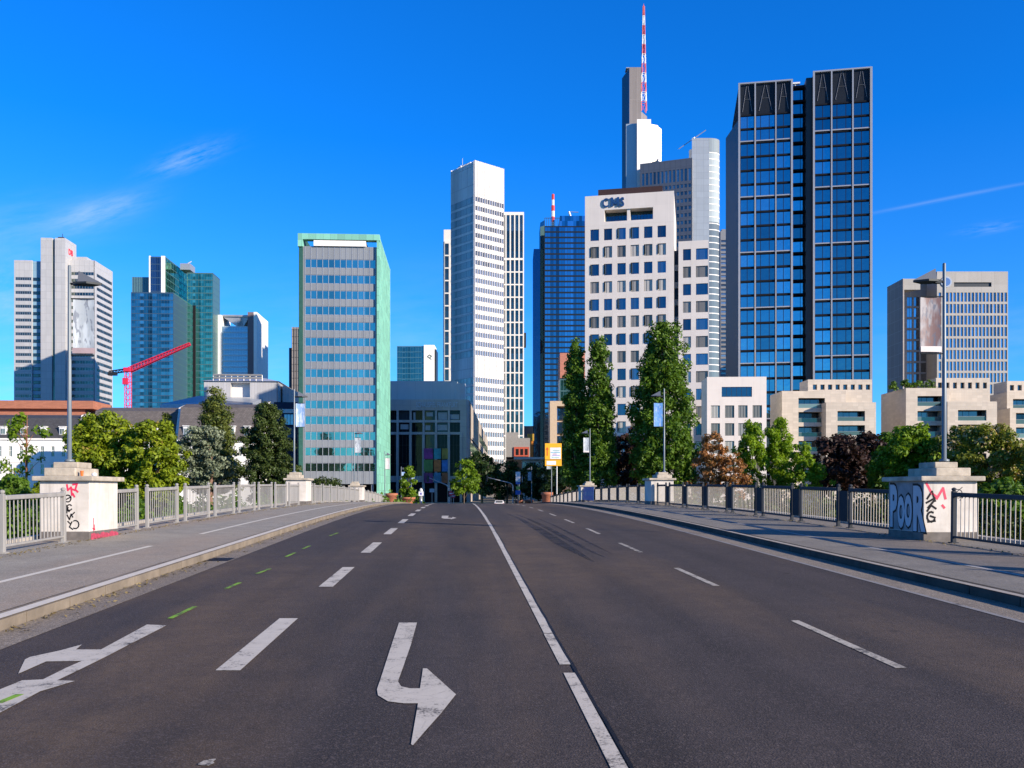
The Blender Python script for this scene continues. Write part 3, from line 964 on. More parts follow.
mb = MB(); mb.box(-0.15, W + 0.6, -0.65, 1.2, B.fz(239.8), H); mb.box(-0.15, 0.9, -0.65, 1.25, B.fz(247), B.fz(239.8)); B.part(mb, 'roof_frame', cop)
mb = MB(); mb.box(B.fx(314), B.fx(366), -0.45, D - 3, zt, B.fz(240.5)); B.part(mb, 'roof_house', M_white)
mb = MB(); mb.box(x0 + 0.5, W - 0.4, 2.5, D - 1, 0, B.fz(484) - 0.01); B.part(mb, 'ground_floor', M_black)
mb = MB()
for i in range(7):
    x = x0 + 1 + (W - 2 - x0) * i / 6; mb.box(x - 0.25, x + 0.25, 0.3, 0.9, 0, B.fz(484) - 0.01)
B.part(mb, 'column', spm)
B.done()

# ---- silver tower far left
B = Bld('office_tower', 'silver tower with a tall slotted core and red sign', 'tower', 14, 620, RA)
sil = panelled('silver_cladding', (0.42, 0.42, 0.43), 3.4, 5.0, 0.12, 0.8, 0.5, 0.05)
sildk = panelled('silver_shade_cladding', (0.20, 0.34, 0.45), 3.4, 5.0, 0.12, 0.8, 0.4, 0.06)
gd = glass('glass_slate', (0.16, 0.22, 0.28), cell=(1.7, 5), var=0.4)
H1 = B.fz(260)
xa, xb = B.fx(32), B.fx(42)
rows = [(B.fz(p + 3.2), B.fz(p)) for p in np.arange(277, 470, 6.9)]
mb = MB(); grid(mb, xa, 0, H1, [(0.8, xa - 0.5)], rows, 0.6, ID4, 32); B.part(mb, 'wall', sil)
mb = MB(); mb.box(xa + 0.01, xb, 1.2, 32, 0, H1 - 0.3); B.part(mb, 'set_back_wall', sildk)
for a, b_ in rows: ribbon(B, ID4, 0.8, xa - 0.5, a, b_, gd, M_frame_alu, 9, 0.2, rec=0.2)
for a, b_ in rows: ribbon(B, ID4, xa + 0.3, xb, a, b_, gd, M_frame_dark, 5, 0.2, rec=1.05)
xc = B.fx(66.5); Hc = B.fz(238); dc = 16
mb = MB(); g0, g1 = B.fx(53.3), B.fx(56.2)
mb.box(xb + .01, g0, -2, dc, 0, Hc); mb.box(g0, g1, -0.8, dc - 0.1, 0, Hc - 0.4); mb.box(g1, xc, -2, dc, 0, Hc)
B.part(mb, 'core', sil)
mb = MB(); mb.box(g0 + 0.05, g1 - 0.05, -0.95, -0.82, 0, Hc - 1); B.part(mb, 'core_glazing', gd)
xr = B.fx(91)
mb = MB(); rr_ = [(B.fz(p + 3.4), B.fz(p)) for p in np.arange(269, 470, 6.9)]
grid(mb, xr, 0, B.fz(257), [(xc + 0.6, xr - 0.6)], rr_, 0.6, T(0, 6, 0), None, xc + .01)
mb.box(xc + .02, xr - 0.02, 6.6, 10, 0, B.fz(257) - 0.1)
mb.box(g1, B.fx(82), 8, 20, B.fz(257), B.fz(253))
B.part(mb, 'wall', sil)
for a, b_ in rr_[:]: ribbon(B, T(0, 6, 0), xc + 0.6, xr - 0.6, a, b_, gd, M_frame_alu, 8, 0.2, rec=0.2)
mb = MB(); MS = T(xr, 6, 0) @ RZ(math.pi / 2); Ds = 33
grid(mb, Ds, 0, B.fz(257) - 0.01, [(1.0, Ds - 1)], rr_, 0.6, MS); mb.box(g1, xr - 0.62, 10, 6 + Ds, 0, B.fz(257) - 0.15)
B.part(mb, 'side_wall', sil)
for a, b_ in rr_: ribbon(B, MS, 1.0, Ds - 1, a, b_, gd, M_frame_alu, 12, 0.2, rec=0.2)
MSc = T(xc, -2, 0) @ RZ(math.pi / 2) @ FRONT
text('DB', 5.4, 0.2, plain('sign_red', (0.75, 0.02, 0.04), 0.5), B.e, MSc @ T(5.0, B.fz(252), 0.12), 'sign', 0.15)
mb = MB(); mb.box(B.fx(57), B.fx(63), 1, 6, Hc, Hc + 1.5); mb.tube((B.fx(60), 4, Hc + 1.5), (B.fx(60), 4, Hc + 4.5), 0.2); B.part(mb, 'roof_plant', M_dark)
B.done()

# ---- blue-green glass tower
B = Bld('glass_tower', 'stepped tower of blue and sea green glass behind the red crane', 'tower', 131, 520, RA)
gb = glass('glass_mosaic_blue', (0.18, 0.42, 0.60), dark=(0.008, 0.02, 0.04), cell=(2.4, 1.95), var=0.75, refl=0.6)
gg = glass('glass_mosaic_green', (0.22, 0.62, 0.55), dark=(0.01, 0.035, 0.035), cell=(1.6, 2.0), var=0.55, refl=0.6)
gt = glass('glass_deep_blue', (0.10, 0.20, 0.42), cell=(1.6, 4.0), var=0.4, refl=0.65)
fr_b = plain('frame_blue_grey', (0.05, 0.10, 0.16), 0.4, 0.3)
fr_g = plain('frame_green_grey', (0.08, 0.17, 0.17), 0.4, 0.3)


def curtain(B, M, x0, x1, ztop, zbot, gm, fm, fl, n, wall='wall', solid=None, spand=0.2):
    """storey-high glazing bands between thin floor edges"""
    z = ztop - 0.6; rows = []
    while z - fl > zbot:
        rows.append((z - fl + spand, z)); z -= fl
    mb = MB(); grid(mb, x1, 0, ztop, [(x0 + 0.15, x1 - 0.15)], rows, 0.4, M, solid, x0)
    B.part(mb, wall, fm)
    for a, b_ in rows: ribbon(B, M, x0 + 0.15, x1 - 0.15, a, b_, gm, fm, n, 0.12)


x1 = B.fx(173.5); H1 = B.fz(292)
d1 = 30
curtain(B, ID4, 0, x1, H1, 20, gb, fr_b, 3.95, 14, 'wall', d1)
curtain(B, B.side(x1), 0.4, d1, H1, 20, gg, fr_g, 3.95, 10, 'side_wall')
xa, xb = B.fx(149, 4), B.fx(165, 4); Hc = B.fz(255.5, 0, 4)
mb = MB(); mb.box(xb - 2.2, xb, 3.9, 4.39, H1, Hc); mb.box(xa, xa + 0.8, 3.9, 20, H1 - 1, Hc); B.part(mb, 'core_edge', M_white)
curtain(B, T(0, 4, 0), xa + 0.81, xb - 2.21, Hc - 0.4, H1 - 3, gt, fr_b, 3.95, 6, 'core', 40)
curtain(B, T(xb, 4, 0) @ RZ(math.pi / 2), 0.4, 44, Hc - 0.1, H1 - 20, gg, fr_g, 3.95, 14, 'side_wall')
xs_ = B.fx(132, 8); mb = MB(); mb.box(xs_, xa, 8, 24, H1, B.fz(277, 0, 8))
for i in range(12): xx = xs_ + 0.3 + (xa - xs_ - 0.6) * i / 11; mb.box(xx - 0.15, xx + 0.15, 7.7, 7.99, H1, B.fz(277, 0, 8))
B.part(mb, 'upper_storey', plain('teal_fins', (0.12, 0.22, 0.24), 0.4, 0.4))
yb_ = 26
xa, xb = B.fx(187, yb_), B.fx(213, yb_); H3 = B.fz(272, 0, yb_)
curtain(B, T(0, yb_, 0), xa, xb, H3, 15, gg, fr_g, 3.95, 9, 'rear_wall', 16)
curtain(B, T(xb, yb_, 0) @ RZ(math.pi / 2), 0.4, 16, H3, 15, gb, fr_b, 3.95, 5, 'side_wall')
mb = MB(); xm = B.fx(193, yb_); mb.box(xm, xm + 1.6, yb_ - 0.4, yb_ - 0.002, 15, B.fz(305, 0, yb_)); B.part(mb, 'lift_shaft', M_black)
mb = MB(); xm = B.fx(178, 20)
mb.box(xm, xm + 6, 24, 34, Hc - 3, Hc + 0.8); mb.tube((xm + 2, 26, Hc), (xm + 5, 30, Hc + 3.5), 0.3); B.part(mb, 'roof_plant', M_frame_alu)
B.done()

# ---- pale glass tower with a winged roof
B = Bld('office_tower', 'pale blue striped tower with a wing roof between two white piers', 'tower', 218, 560, RA)
W = B.fx(253.5); H = B.fz(326)
gp = glass('glass_pale', (0.42, 0.55, 0.9), dark=(0.20, 0.28, 0.34), cell=(60, 1), var=0.1, refl=0.4)
mb = MB(); xl = B.fx(221.5); mb.box(0, xl, -0.6, 22, 0, B.fz(315)); xp = B.fx(248); B.part(mb, 'pier', M_white)
curtain(B, ID4, xl + .01, xp - .01, H, 20, gp, plain('frame_pale', (0.36, 0.45, 0.52), 0.4, 0.2), 3.6, 10, 'wall', 24, 0.7)
Hp = B.fz(312)
mb = MB(); mb.box(xp, B.fx(254), -1, 20, 0, Hp); B.part(mb, 'pier', plain('pier_rust', (0.16, 0.12, 0.13), 0.7))
mb = MB(); mb.box(B.fx(254) + .01, B.fx(254) + 2.0, -1, B.depth_at(265, B.fx(254)), 0, Hp + 0.05); B.part(mb, 'pier', M_white)
mb = MB(); zr0 = B.fz(315); mb.box(xl, xp, 2, 16, zr0 - 0.5, zr0 + 0.6)
mb.prism([(B.fx(236), 3), (B.fx(242), 3), (B.fx(242), 14), (B.fx(236), 14)], H - 0.2, zr0 - 0.5)
mb.add([(xl, 3, zr0 - .6), (xp, 3, zr0 - .6), (B.fx(242), 3, H), (B.fx(237), 3, H), (xl, 14, zr0 - .6), (xp, 14, zr0 - .6), (B.fx(242), 14, H), (B.fx(237), 14, H)],
       [(0, 3, 2, 1), (4, 5, 6, 7), (0, 4, 7, 3), (1, 2, 6, 5)])
B.part(mb, 'wing_roof', M_frame_alu); B.done()

# ---- slim dark tower behind the green one
B = Bld('office_tower', 'slim brown ribbed tower peeping out behind the green slab tower', 'tower', 288, 520, RA)
rib = panelled('brown_ribs', (0.24, 0.22, 0.21), 1.6, 4, 0.25, 0.45)
mb = MB(); mb.box(0, B.fx(291.5), 3, 20, 0, B.fz(347)); B.part(mb, 'lower_wing', plain('dark_blue_wall', (0.04, 0.06, 0.09), 0.5))
mb = MB(); w = B.fx(306); mb.box(B.fx(291.6), w, 0, 20, 0, B.fz(327))
for i in range(7): x = B.fx(291.6) + 0.2 + i * 1.35; mb.box(x, x + 0.4, -0.5, -0.002, 0, B.fz(327) - 1)
B.part(mb, 'wall', rib); B.done()

# ---- small teal tower with white flank
B = Bld('office_tower', 'low teal glass tower with a white end panel and small emblem', 'tower', 397, 850, 0.0)
W = B.fx(424); H = B.fz(346)
gte = glass('glass_teal_far', (0.10, 0.32, 0.42), cell=(2.5, 4), var=0.25)
curtain(B, ID4, 0, W, H, 30, gte, plain('frame_teal', (0.08, 0.20, 0.26), 0.4, 0.2), 5.1, 10, 'wall', 30)
mb = MB(); mb.box(W + .01, B.fx(434.5), -1.5, 22, 0, H + 0.8); B.part(mb, 'end_wall', M_white)
mb = MB(); mb.box(B.fx(434.6), B.fx(436), 0, 22, 0, H - 3); B.part(mb, 'edge', M_dark)
scrawl(B.e, 'emblem', [[(0, 1.4), (1.9, 3.1), (3.9, 1.9)], [(3.9, 1.9), (1.8, 0.2), (0, 1.4)], [(1.0, 0.7), (3.6, -1.0)]], 0.42, plain('emblem_green', (0.03, 0.08, 0.06), 0.5), T(B.fx(427.5), -1.5, B.fz(358.5)) @ FRONT)
B.done()

# ---- white cornered tower (two faces)
B = Bld('office_tower', 'square white ribbed tower standing corner on behind the dark theatre', 'tower', 474.5, 450, 0.712)
W = 19.4; D = 19.6; H = B.fz(160)
wp = panelled('white_cladding', (0.68, 0.65, 0.63), 1.6, 4.6, 0.08, 0.75, 0.6, 0.04)
gdk = glass('glass_tower_dark', (0.36, 0.38, 0.56), dark=(0.05, 0.052, 0.056), var=0.5, refl=0.45)
gbl = glass('glass_tower_blue', (0.55, 0.70, 0.95), cell=(1.6, 4.6), var=0.35, refl=0.7)
z0 = B.fz(443); rows = []
py = 196.0
while py < 470:
    if not 356 < py < 374: rows.append((B.fz(py + 5.0), B.fz(py)))
    py += 9.05
nc = 12; pw = (W - 0.6) / nc
cols = [(0.3 + i * pw + 0.2, 0.3 + (i + 1) * pw - 0.2) for i in range(nc)]
mb = MB(); grid(mb, W, 0, H, cols, rows, 0.35, ID4, None)
mb.box(0.36, W - 0.36, 0.36, D - 0.36, 0, H - 1.5)
for i in range(nc + 1): x = 0.3 + i * pw; mb.box(x - 0.10, x + 0.10, -0.30, -0.002, 0, H)
for i in range(nc): x = 0.3 + (i + 0.5) * pw; mb.box(x - 0.05, x + 0.05, -0.18, -0.002, B.fz(194), H)
mb.box(0, W, D - 0.3, D, 0, H); mb.box(W - 0.35, W, 0.351, D - 0.31, 0, H - .01)
B.part(mb, 'wall', wp)
me = wmesh(cols[0][1] - cols[0][0], rows[0][1] - rows[0][0], gdk, M_frame_alu, (), 0.08)
for a, b_ in rows:
    for c0, c1 in cols: B.win(me, T(c0, 0.15, a), 'window', 96)
ML = B.left(D)
n = 9; pw = (D - 0.4) / n
rows2 = [(B.fz(p + 6.6), B.fz(p)) for p in np.arange(196, 470, 9.05) if not 356 < p < 370]
wsh = panelled('white_cladding_shade_side', (0.74, 0.72, 0.70), 1.0, 9.2, 0.12, 0.6, 0.6, 0.05)  # copy for the shaded face, colour lightened to offset the dim light
mb = MB(); grid(mb, D - 0.35, 0, H - 0.6, [(0.2, D - 0.4)], rows2, 0.35, ML, None)
for i in range(n * 2 + 1): x = 0.25 + (D - 0.8) * i / (n * 2); mb.box(x - 0.09, x + 0.09, -0.2, -0.002, B.fz(443), H - 0.3, ML)
B.part(mb, 'side_wall', wsh)
for a, b_ in rows2: ribbon(B, ML, 0.2, D - 0.4, a, b_, gbl, fr_b, n, 0.12)
mb = MB(); mb.box(2, 9, 6, 14, H - 1.5, H + 1.2); mb.box(0.5, 2, 12, 14, H - 1.5, H + 0.6); mb.tube((4, 15, H - 1), (4, 15, H + 6), 0.12); B.part(mb, 'roof_plant', M_frame_alu)
B.done()

# ---- white grid tower behind it
B = Bld('office_tower', 'white grid tower with tall dark window strips behind the corner tower', 'tower', 443, 490, 0.0)
wg = plain('white_grid', (0.66, 0.64, 0.60), 0.6, var=0.05)
gdg = glass('glass_grid', (0.17, 0.24, 0.30), cell=(2, 3.7), var=0.5, refl=0.55)
xa, xb = B.fx(470), B.fx(524); H = B.fz(212)
nc = 12; pw = (xb - xa - 0.8) / nc
cols = [(xa + 0.5 + i * pw + 0.35, xa + 0.5 + (i + 1) * pw - 0.35 + 0.001) for i in range(nc)]
rows = [(B.fz(258), B.fz(215))] + [(B.fz(p + 11.3), B.fz(p)) for p in np.arange(260, 470, 12.6)]
mb = MB(); grid(mb, xb, 0, H, cols, rows, 0.7, ID4, 24, xa); B.part(mb, 'wall', wg)
meA = wmesh(pw - 0.7, rows[0][1] - rows[0][0], gdg, M_frame_dark, (), 0.1, [i / 11 for i in range(1, 11)])
meB = wmesh(pw - 0.7, rows[1][1] - rows[1][0], gdg, M_frame_dark, (), 0.1, (0.33, 0.66))
for j, (a, b_) in enumerate(rows):
    for c0, c1 in reversed(cols): B.win(meA if j == 0 else meB, T(c0, 0.4, a))
xc = B.fx(480)
cols = [(0.9 + i * 3.1, 0.9 + i * 3.1 + 2.2) for i in range(6)]
rows = [(B.fz(p + 11.3), B.fz(p)) for p in np.arange(243, 470, 12.6)]
mb = MB(); grid(mb, xa - .01, 0, B.fz(241), cols[:5], rows, 0.7, T(0, 1, 0), 25); mb.box(0.2, xa - 1, 3, 24, B.fz(241), B.fz(228)); B.part(mb, 'wing', wg)
meC = wmesh(2.2, rows[0][1] - rows[0][0], gdg, M_frame_dark, (0.5,), 0.1, (0.33, 0.66))
for a, b_ in rows: B.win(meC, T(cols[0][0], 1.4, a), 'wing_window')
mb = MB(); mb.box(xb + .01, xb + 1.2, 2, 10, B.fz(345), B.fz(332)); B.part(mb, 'terrace', M_dark)
B.done()

# ---- dark blue glass tower with striped mast
B = Bld('glass_tower', 'dark blue glass tower with thin floor lines and a striped roof mast', 'tower', 534, 500, 0.0)
gdb = glass('glass_navy', (0.17, 0.40, 0.75), dark=(0.004, 0.008, 0.016), cell=(1.6, 3.06), var=0.6, refl=0.7)
gnv = glass('glass_navy_flat', (0.05, 0.14, 0.34), cell=(90, 90), var=0.1, refl=0.7)
xa, xb = B.fx(544.5), B.fx(596); H = B.fz(226)
curtain(B, ID4, xa, xb, H, 20, gdb, plain('frame_navy', (0.01, 0.018, 0.03), 0.8), 3.06, 18, 'wall', 30, 0.7)
mb = MB(); mb.box(0, B.fx(540.5), 6, 30, 0, B.fz(246)); B.part(mb, 'side_wing', gnv)
mb = MB(); mb.prism([(B.fx(540.6), 5), (xa - 0.02, 0.2), (xa - 0.02, 25), (B.fx(540.6), 25)], 0, B.fz(220)); B.part(mb, 'edge_glazing', glass('glass_edge', (0.12, 0.28, 0.5), cell=(90, 90), var=0.05))
mb = MB(); mb.box(B.fx(560), xb, 0.5, 28, H, B.fz(215.5)); B.part(mb, 'upper_storey', gdb)
mb = MB()
for i in range(9): x = xa + (B.fx(560) - xa - 0.3) * i / 8; mb.box(x, x + 0.25, 0.5, 0.7, H, B.fz(218))
mb.box(xa, B.fx(560), 0.45, 0.75, B.fz(218), B.fz(218) + 0.3)
B.part(mb, 'roof_screen', fr_b)
xm = B.fx(553.3); z0 = H; z1 = B.fz(192); nb = 6
for i in range(nb):
    mb = MB(); mb.tube((xm, 4, z0 + (z1 - z0) * i / nb), (xm, 4, z0 + (z1 - z0) * (i + 1) / nb), 0.95 if i < 4 else 0.75, n=10)
    B.part(mb, 'mast_segment', (M_white, plain('mast_red', (0.75, 0.04, 0.03), 0.5))[i % 2])
mb = MB(); mb.tube((B.fx(572), 5, B.fz(216)), (B.fx(569.5), 5, B.fz(209)), 0.6); mb.tube((B.fx(569.5), 5, B.fz(209)), (B.fx(579), 5, B.fz(209.5)), 0.2); B.part(mb, 'roof_crane', M_frame_alu)
B.done()

# ---- brick block and sandstone portal block near the twin poplars
B = Bld('brick_block', 'salmon brick block with glass storeys behind the twin poplars', 'building', 560, 330, 0.0)
bk = panelled('salmon_brick', (0.42, 0.17, 0.12), 0.6, 0.25, 0.02, 1.2, 0.85, 0.15, offset=0.5)
W = B.fx(590); mb = MB(); grid(mb, W, B.fz(378), B.fz(353), [(B.fx(566.5), B.fx(571))], [(B.fz(374), B.fz(363))], 0.6, ID4, 15); mb.box(0, W, 12, 15.01, 0, B.fz(378)); B.part(mb, 'wall', bk)
B.win(wmesh(B.fx(571) - B.fx(566.5), B.fz(363) - B.fz(374), gdg, M_frame_dark, (0.5,), 0.1), T(B.fx(566.5), 0.3, B.fz(374)))
curtain(B, T(0, 0.5, 0), 0, W, B.fz(378) - 0.01, 2, gg, fr_g, 4.2, 9, 'glazed_wall', 11)
B.done()
B = Bld('portal_building', 'low sandstone portal building with deep blue glazing beside the detour sign', 'building', 550, 255, 0.0)
sand = plain('sandstone', (0.52, 0.40, 0.30), 0.8, var=0.12)
W = B.fx(592); zt = B.fz(401); mb = MB(); mb.box(0, B.fx(557), 0, 12, 0, zt); mb.box(B.fx(557), W, 0, 12, B.fz(406), zt - .005); mb.box(B.fx(557), W, 4, 12, 0, B.fz(406)); B.part(mb, 'wall', sand)
x0 = B.fx(557) + 0.1
for p in (407, 421, 435, 449, 463): ribbon(B, T(0, 3.5, 0), x0, W - 0.2, B.fz(p + 12), B.fz(p), gt, M_frame_dark, 6, 0.12)
B.done()

# ---- white stone tower with lettering
B = Bld('office_tower', 'white stone office tower with CMS lettering and square windows', 'tower', 585, 200, -0.20)
stone = panelled('white_stone', (0.66, 0.60, 0.55), 3.02, 3.87, 0.015, 0.85, 0.75, 0.03)
W = B.fx(674); H = B.fz(196.5); D = 26
cpx = [(590.3, 599), (603.9, 612.1), (617.3, 625.8), (630.6, 639), (644, 652.4), (657.5, 666)]
cols = [(B.fx(a), B.fx(b)) for a, b in cpx]
rows = [(B.fz(p + 11.4), B.fz(p)) for p in [230 + 17.45 * i for i in range(15)]]
zt0, zt1 = B.fz(223), B.fz(211.3)
mb = MB(); grid(mb, W, 0, rows[0][1] + 0.8, cols, rows, 0.5, ID4, None)
tx0, tx1 = B.fx(604.5), B.fx(653)
grid(mb, W, rows[0][1] + 0.81, H, [(tx0, tx1)], [(zt0, zt1)], 0.5, ID4, None)
mb.box(0.02, W - 0.02, 0.5, D, 0, rows[0][1] + 0.8); mb.box(0.02, W - 0.02, 3.0, D, rows[0][1] + .81, H - 0.02)
mb.box(0.02, tx0, 0.5, 3.0, rows[0][1] + .81, H - .02); mb.box(tx1, W - 0.02, 0.5, 3.0, rows[0][1] + .81, H - .02)
mb.box(tx0, tx1, 0.5, 3.0, zt1, H - 0.02)
B.part(mb, 'wall', stone)
gcm = glass('glass_cms', (0.12, 0.26, 0.48), dark=(0.01, 0.02, 0.03), var=0.4, refl=0.55)
blind = plain('beige_blind', (0.26, 0.24, 0.21), 0.7, var=0.2)
gbln = glass('glass_blind', (0.17, 0.22, 0.28), dark=(0.22, 0.20, 0.17), var=0.25, refl=0.28)
ww = cols[0][1] - cols[0][0]; hh = rows[0][1] - rows[0][0]
meA = wmesh(ww, hh, gcm, M_frame_dark, (0.28,), 0.07); meB = wmesh(ww, hh, gbln, M_frame_dark, (0.28, 0.64), 0.07)
for j, (a, b_) in enumerate(rows):
    for c0, c1 in cols:
        o = B.win(meA if j % 2 == 0 else meB, T(c0, 0.22, a), 'window', 90)
        if o is not None and random.random() < 0.45:
            q = MB(); q.box(0.0, 0.55, 0.0, 0.03, 0.3, hh - 0.1, T(0.05, 0.02, 0) @ RZ(-1.1)); c_ = q.build('casement', M_frame_dark, o)
gx = B.fx(628.5)
for a, b_ in ((tx0, gx - 0.35), (gx + 0.35, tx1)):
    ribbon(B, T(0, 2.4, 0), a, b_, zt0, zt1, gcm, M_frame_dark, 7, 0.08, 'terrace_window')
mb = MB(); mb.box(gx - 0.34, gx + 0.34, 0.3, 2.9, zt0, zt1); B.part(mb, 'terrace_column', stone)
b = MB(); x0_, x1_, h_, k_ = B.fx(610.9), B.fx(619.3), 2.0, 0.44
zb_ = B.fz(208.5); xm_ = (x0_ + x1_) / 2
b.box(x0_, x0_ + k_, -0.27, -0.02, zb_, zb_ + h_); b.box(x1_ - k_, x1_, -0.27, -0.02, zb_, zb_ + h_)
for xa_ in (x0_, x1_ - k_):
    vs = [(xa_, y, zb_ + h_ + .002) for y in (-0.268, -0.022)] + [(xa_ + k_, y, zb_ + h_ + .002) for y in (-0.268, -0.022)] + [(xm_ + k_ / 2, y, zb_ + 0.35) for y in (-0.268, -0.022)] + [(xm_ - k_ / 2, y, zb_ + 0.35) for y in (-0.268, -0.022)]
    b.add(vs, [(0, 2, 4, 6), (1, 7, 5, 3), (0, 1, 3, 2), (2, 3, 5, 4), (4, 5, 7, 6), (6, 7, 1, 0)])
B.part(b, 'lettering', plain('sign_blue', (0.005, 0.05, 0.17), 0.5))
for ch, p0, sx_ in (('C', 602.4, 0.72), ('S', 620.0, 0.78)):
    text(ch, 2.75, 0.25, plain('sign_blue', (0.005, 0.05, 0.17), 0.5), B.e, T(B.fx(p0), -0.14, B.fz(208.6)) @ FRONT, 'lettering', 0.045, 'LEFT', sx_)
mb = MB(); mb.box(B.fx(597), B.fx(662), 2.5, D - 3, H - 0.3, B.fz(187)); B.part(mb, 'penthouse', plain('penthouse_dark', (0.05, 0.03, 0.03), 0.6))
# lower wing
xa, xb = B.fx(678.5), B.fx(708.5); Hw = B.fz(241.5, xa)
mb = MB(); mb.box(W + .01, xa - .01, 3, D, 0, B.fz(247, xa)); B.part(mb, 'link_wall', plain('link_glass', (0.05, 0.06, 0.08), 0.2))
cols = [(B.fx(683), B.fx(691)), (B.fx(696), B.fx(708))]
rows = [(B.fz(p + 11.2, xa), B.fz(p, xa)) for p in [249.5 + 17.45 * i for i in range(12)]]
mb = MB(); grid(mb, xb, 0, Hw, cols, rows, 0.5, ID4, None, xa); mb.box(xa + .02, xb - .02, 0.5, D, 0, Hw - .02)
for a, b_ in rows: mb.box(W + 0.02, xa - 0.02, 2.5, 3.0, a - 1.6, a - 0.3)
B.part(mb, 'wing', stone)
for j, (a, b_) in enumerate(rows):
    for c0, c1 in cols:
        B.win(wmesh(c1 - c0, b_ - a, gcm if j % 2 == 0 else gbln, M_frame_dark, (0.25,), 0.07), T(c0, 0.22, a), 'wing_window')
B.done()

# ---- tallest tower with lattice antenna
B = Bld('office_tower', 'tallest tower with a dark core, white slab and red striped lattice antenna', 'tower', 622, 545, 0.0)
pm = lambda px, y: (B.fx(px, y), y)
brw = panelled('core_brown', (0.23, 0.20, 0.18), 3.2, 30, 0.1, 1.3, 0.4, 0.06)
nav = plain('core_shaded_side', (0.03, 0.04, 0.06), 0.35)  # core side turned from the sun: its shade is put into the colour
Ht = B.fz(67)
mb = MB(); mb.prism([pm(622, 14), pm(629.3, 0.3), pm(629.3, 30), pm(622, 30)], 0, Ht - 0.5); B.part(mb, 'core_side', nav)
mb = MB(); mb.prism([pm(629.4, 0.3), pm(641, 0.3), pm(641, 30), pm(629.4, 30)], 0, Ht); B.part(mb, 'core', brw)
mb = MB(); mb.prism([pm(641.02, 0.4), pm(647, 8), pm(647, 30), pm(641.02, 30)], 0, B.fz(111)); B.part(mb, 'core_shoulder', brw)
mb = MB(); mb.prism([pm(626, -3), pm(637, -4), pm(637, 0.2), pm(626, 0.2)], 0, B.fz(126)); B.part(mb, 'pale_wing', plain('pale_blue_panel', (0.34, 0.42, 0.47), 0.4, 0.2))
mb = MB(); mb.prism([pm(637.05, -7), pm(651, -7), pm(651, 0.2), pm(637.05, 0.2)], 0, B.fz(124)); mb.prism([pm(658, -4), pm(661.5, 0), pm(661.5, 20), pm(658, 20)], 0, B.fz(129)); B.part(mb, 'white_slab', plain('white_slab', (0.80, 0.78, 0.75), 0.6, var=0.04))
mb = MB(); mb.prism([pm(651.05, -6), pm(658, -4), pm(658, 0.2), pm(651.05, 0.2)], 0, B.fz(128)); B.part(mb, 'beige_wing', brw)
# main body with window rows
ang = -0.34
MBd = T(B.fx(640, -14), -14, 0) @ RZ(ang)
Wb = 30.5; Hb = B.fz(164, 0, -14)
gry = panelled('shaded_grey_cladding', (0.085, 0.10, 0.135), 1.9, 3.75, 0.1, 0.75, 0.5, 0.06)  # cladding colour darkened and blued for the shade on this face
nc = 13; pw = (Wb - 1) / nc
cols = [(0.5 + i * pw + 0.5, 0.5 + (i + 1) * pw - 0.25) for i in range(nc)]
rows = [(B.fz(186, 0, -14), B.fz(174, 0, -14))] + [(B.fz(p + 3.6, 0, -14), B.fz(p, 0, -14)) for p in np.arange(189, 330, 7.2)]
mb = MB(); grid(mb, Wb, 0, Hb, cols, rows, 0.5, MBd, None); mb.box(0.02, Wb - .02, 0.5, 14, 0, Hb - .02, MBd); B.part(mb, 'wall', gry)
meA = wmesh(pw - 0.75, rows[0][1] - rows[0][0], gdk, M_frame_dark, (), 0.1); meB = wmesh(pw - 0.75, rows[1][1] - rows[1][0], gdk, M_frame_dark, (0.5,), 0.1)
for j, (a, b_) in enumerate(rows):
    for c0, c1 in cols: B.win(meA if j == 0 else meB, MBd @ T(c0, 0.25, a))
yp = -20
mb = MB(); mb.prism([pm(692, yp), pm(709, yp), pm(709, yp + 14), pm(692, yp + 14)], 0, B.fz(138, 0, yp)); mb.prism([pm(689, yp + 4), pm(691.9, yp + 1), pm(691.9, yp + 10), pm(689, yp + 10)], 0, B.fz(148, 0, yp))
B.part(mb, 'pier', panelled('pier_panel', (0.36, 0.38, 0.38), 4.2, 3.7, 0.08, 0.75, 0.35, 0.05, 0.3))
c0 = pm(709, yp); r = (B.fx(720.3, yp + 3) - c0[0]) / 1.0
H2 = B.fz(138, 0, yp)
arcp = [(c0[0] + r * math.sin(t), c0[1] + 5.5 - 5.5 * math.cos(t)) for t in [math.pi / 2 * i / 7 for i in range(8)]]
mb = MB(); mb.prism(arcp + [(c0[0], c0[1] + 6)], 0, H2 - 0.01); mb.prism([(x + 0.02, y - 0.05) for x, y in arcp] + [(c0[0] + .02, c0[1] + 6)], B.fz(151, 0, yp), H2); B.part(mb, 'corner_glazing', glass('glass_corner', (0.42, 0.50, 0.60), dark=(0.17, 0.18, 0.165), cell=(40, 40), var=0.05, refl=0.22))
z = B.fz(152, 0, yp)
mb = MB()
while z > 10:
    mb.prism([(x + 0.03, y - 0.12) for x, y in arcp] + [(c0[0] + .02, c0[1] + 6)], z - 0.5, z); z -= 3.75
B.part(mb, 'floor_edge', M_white)
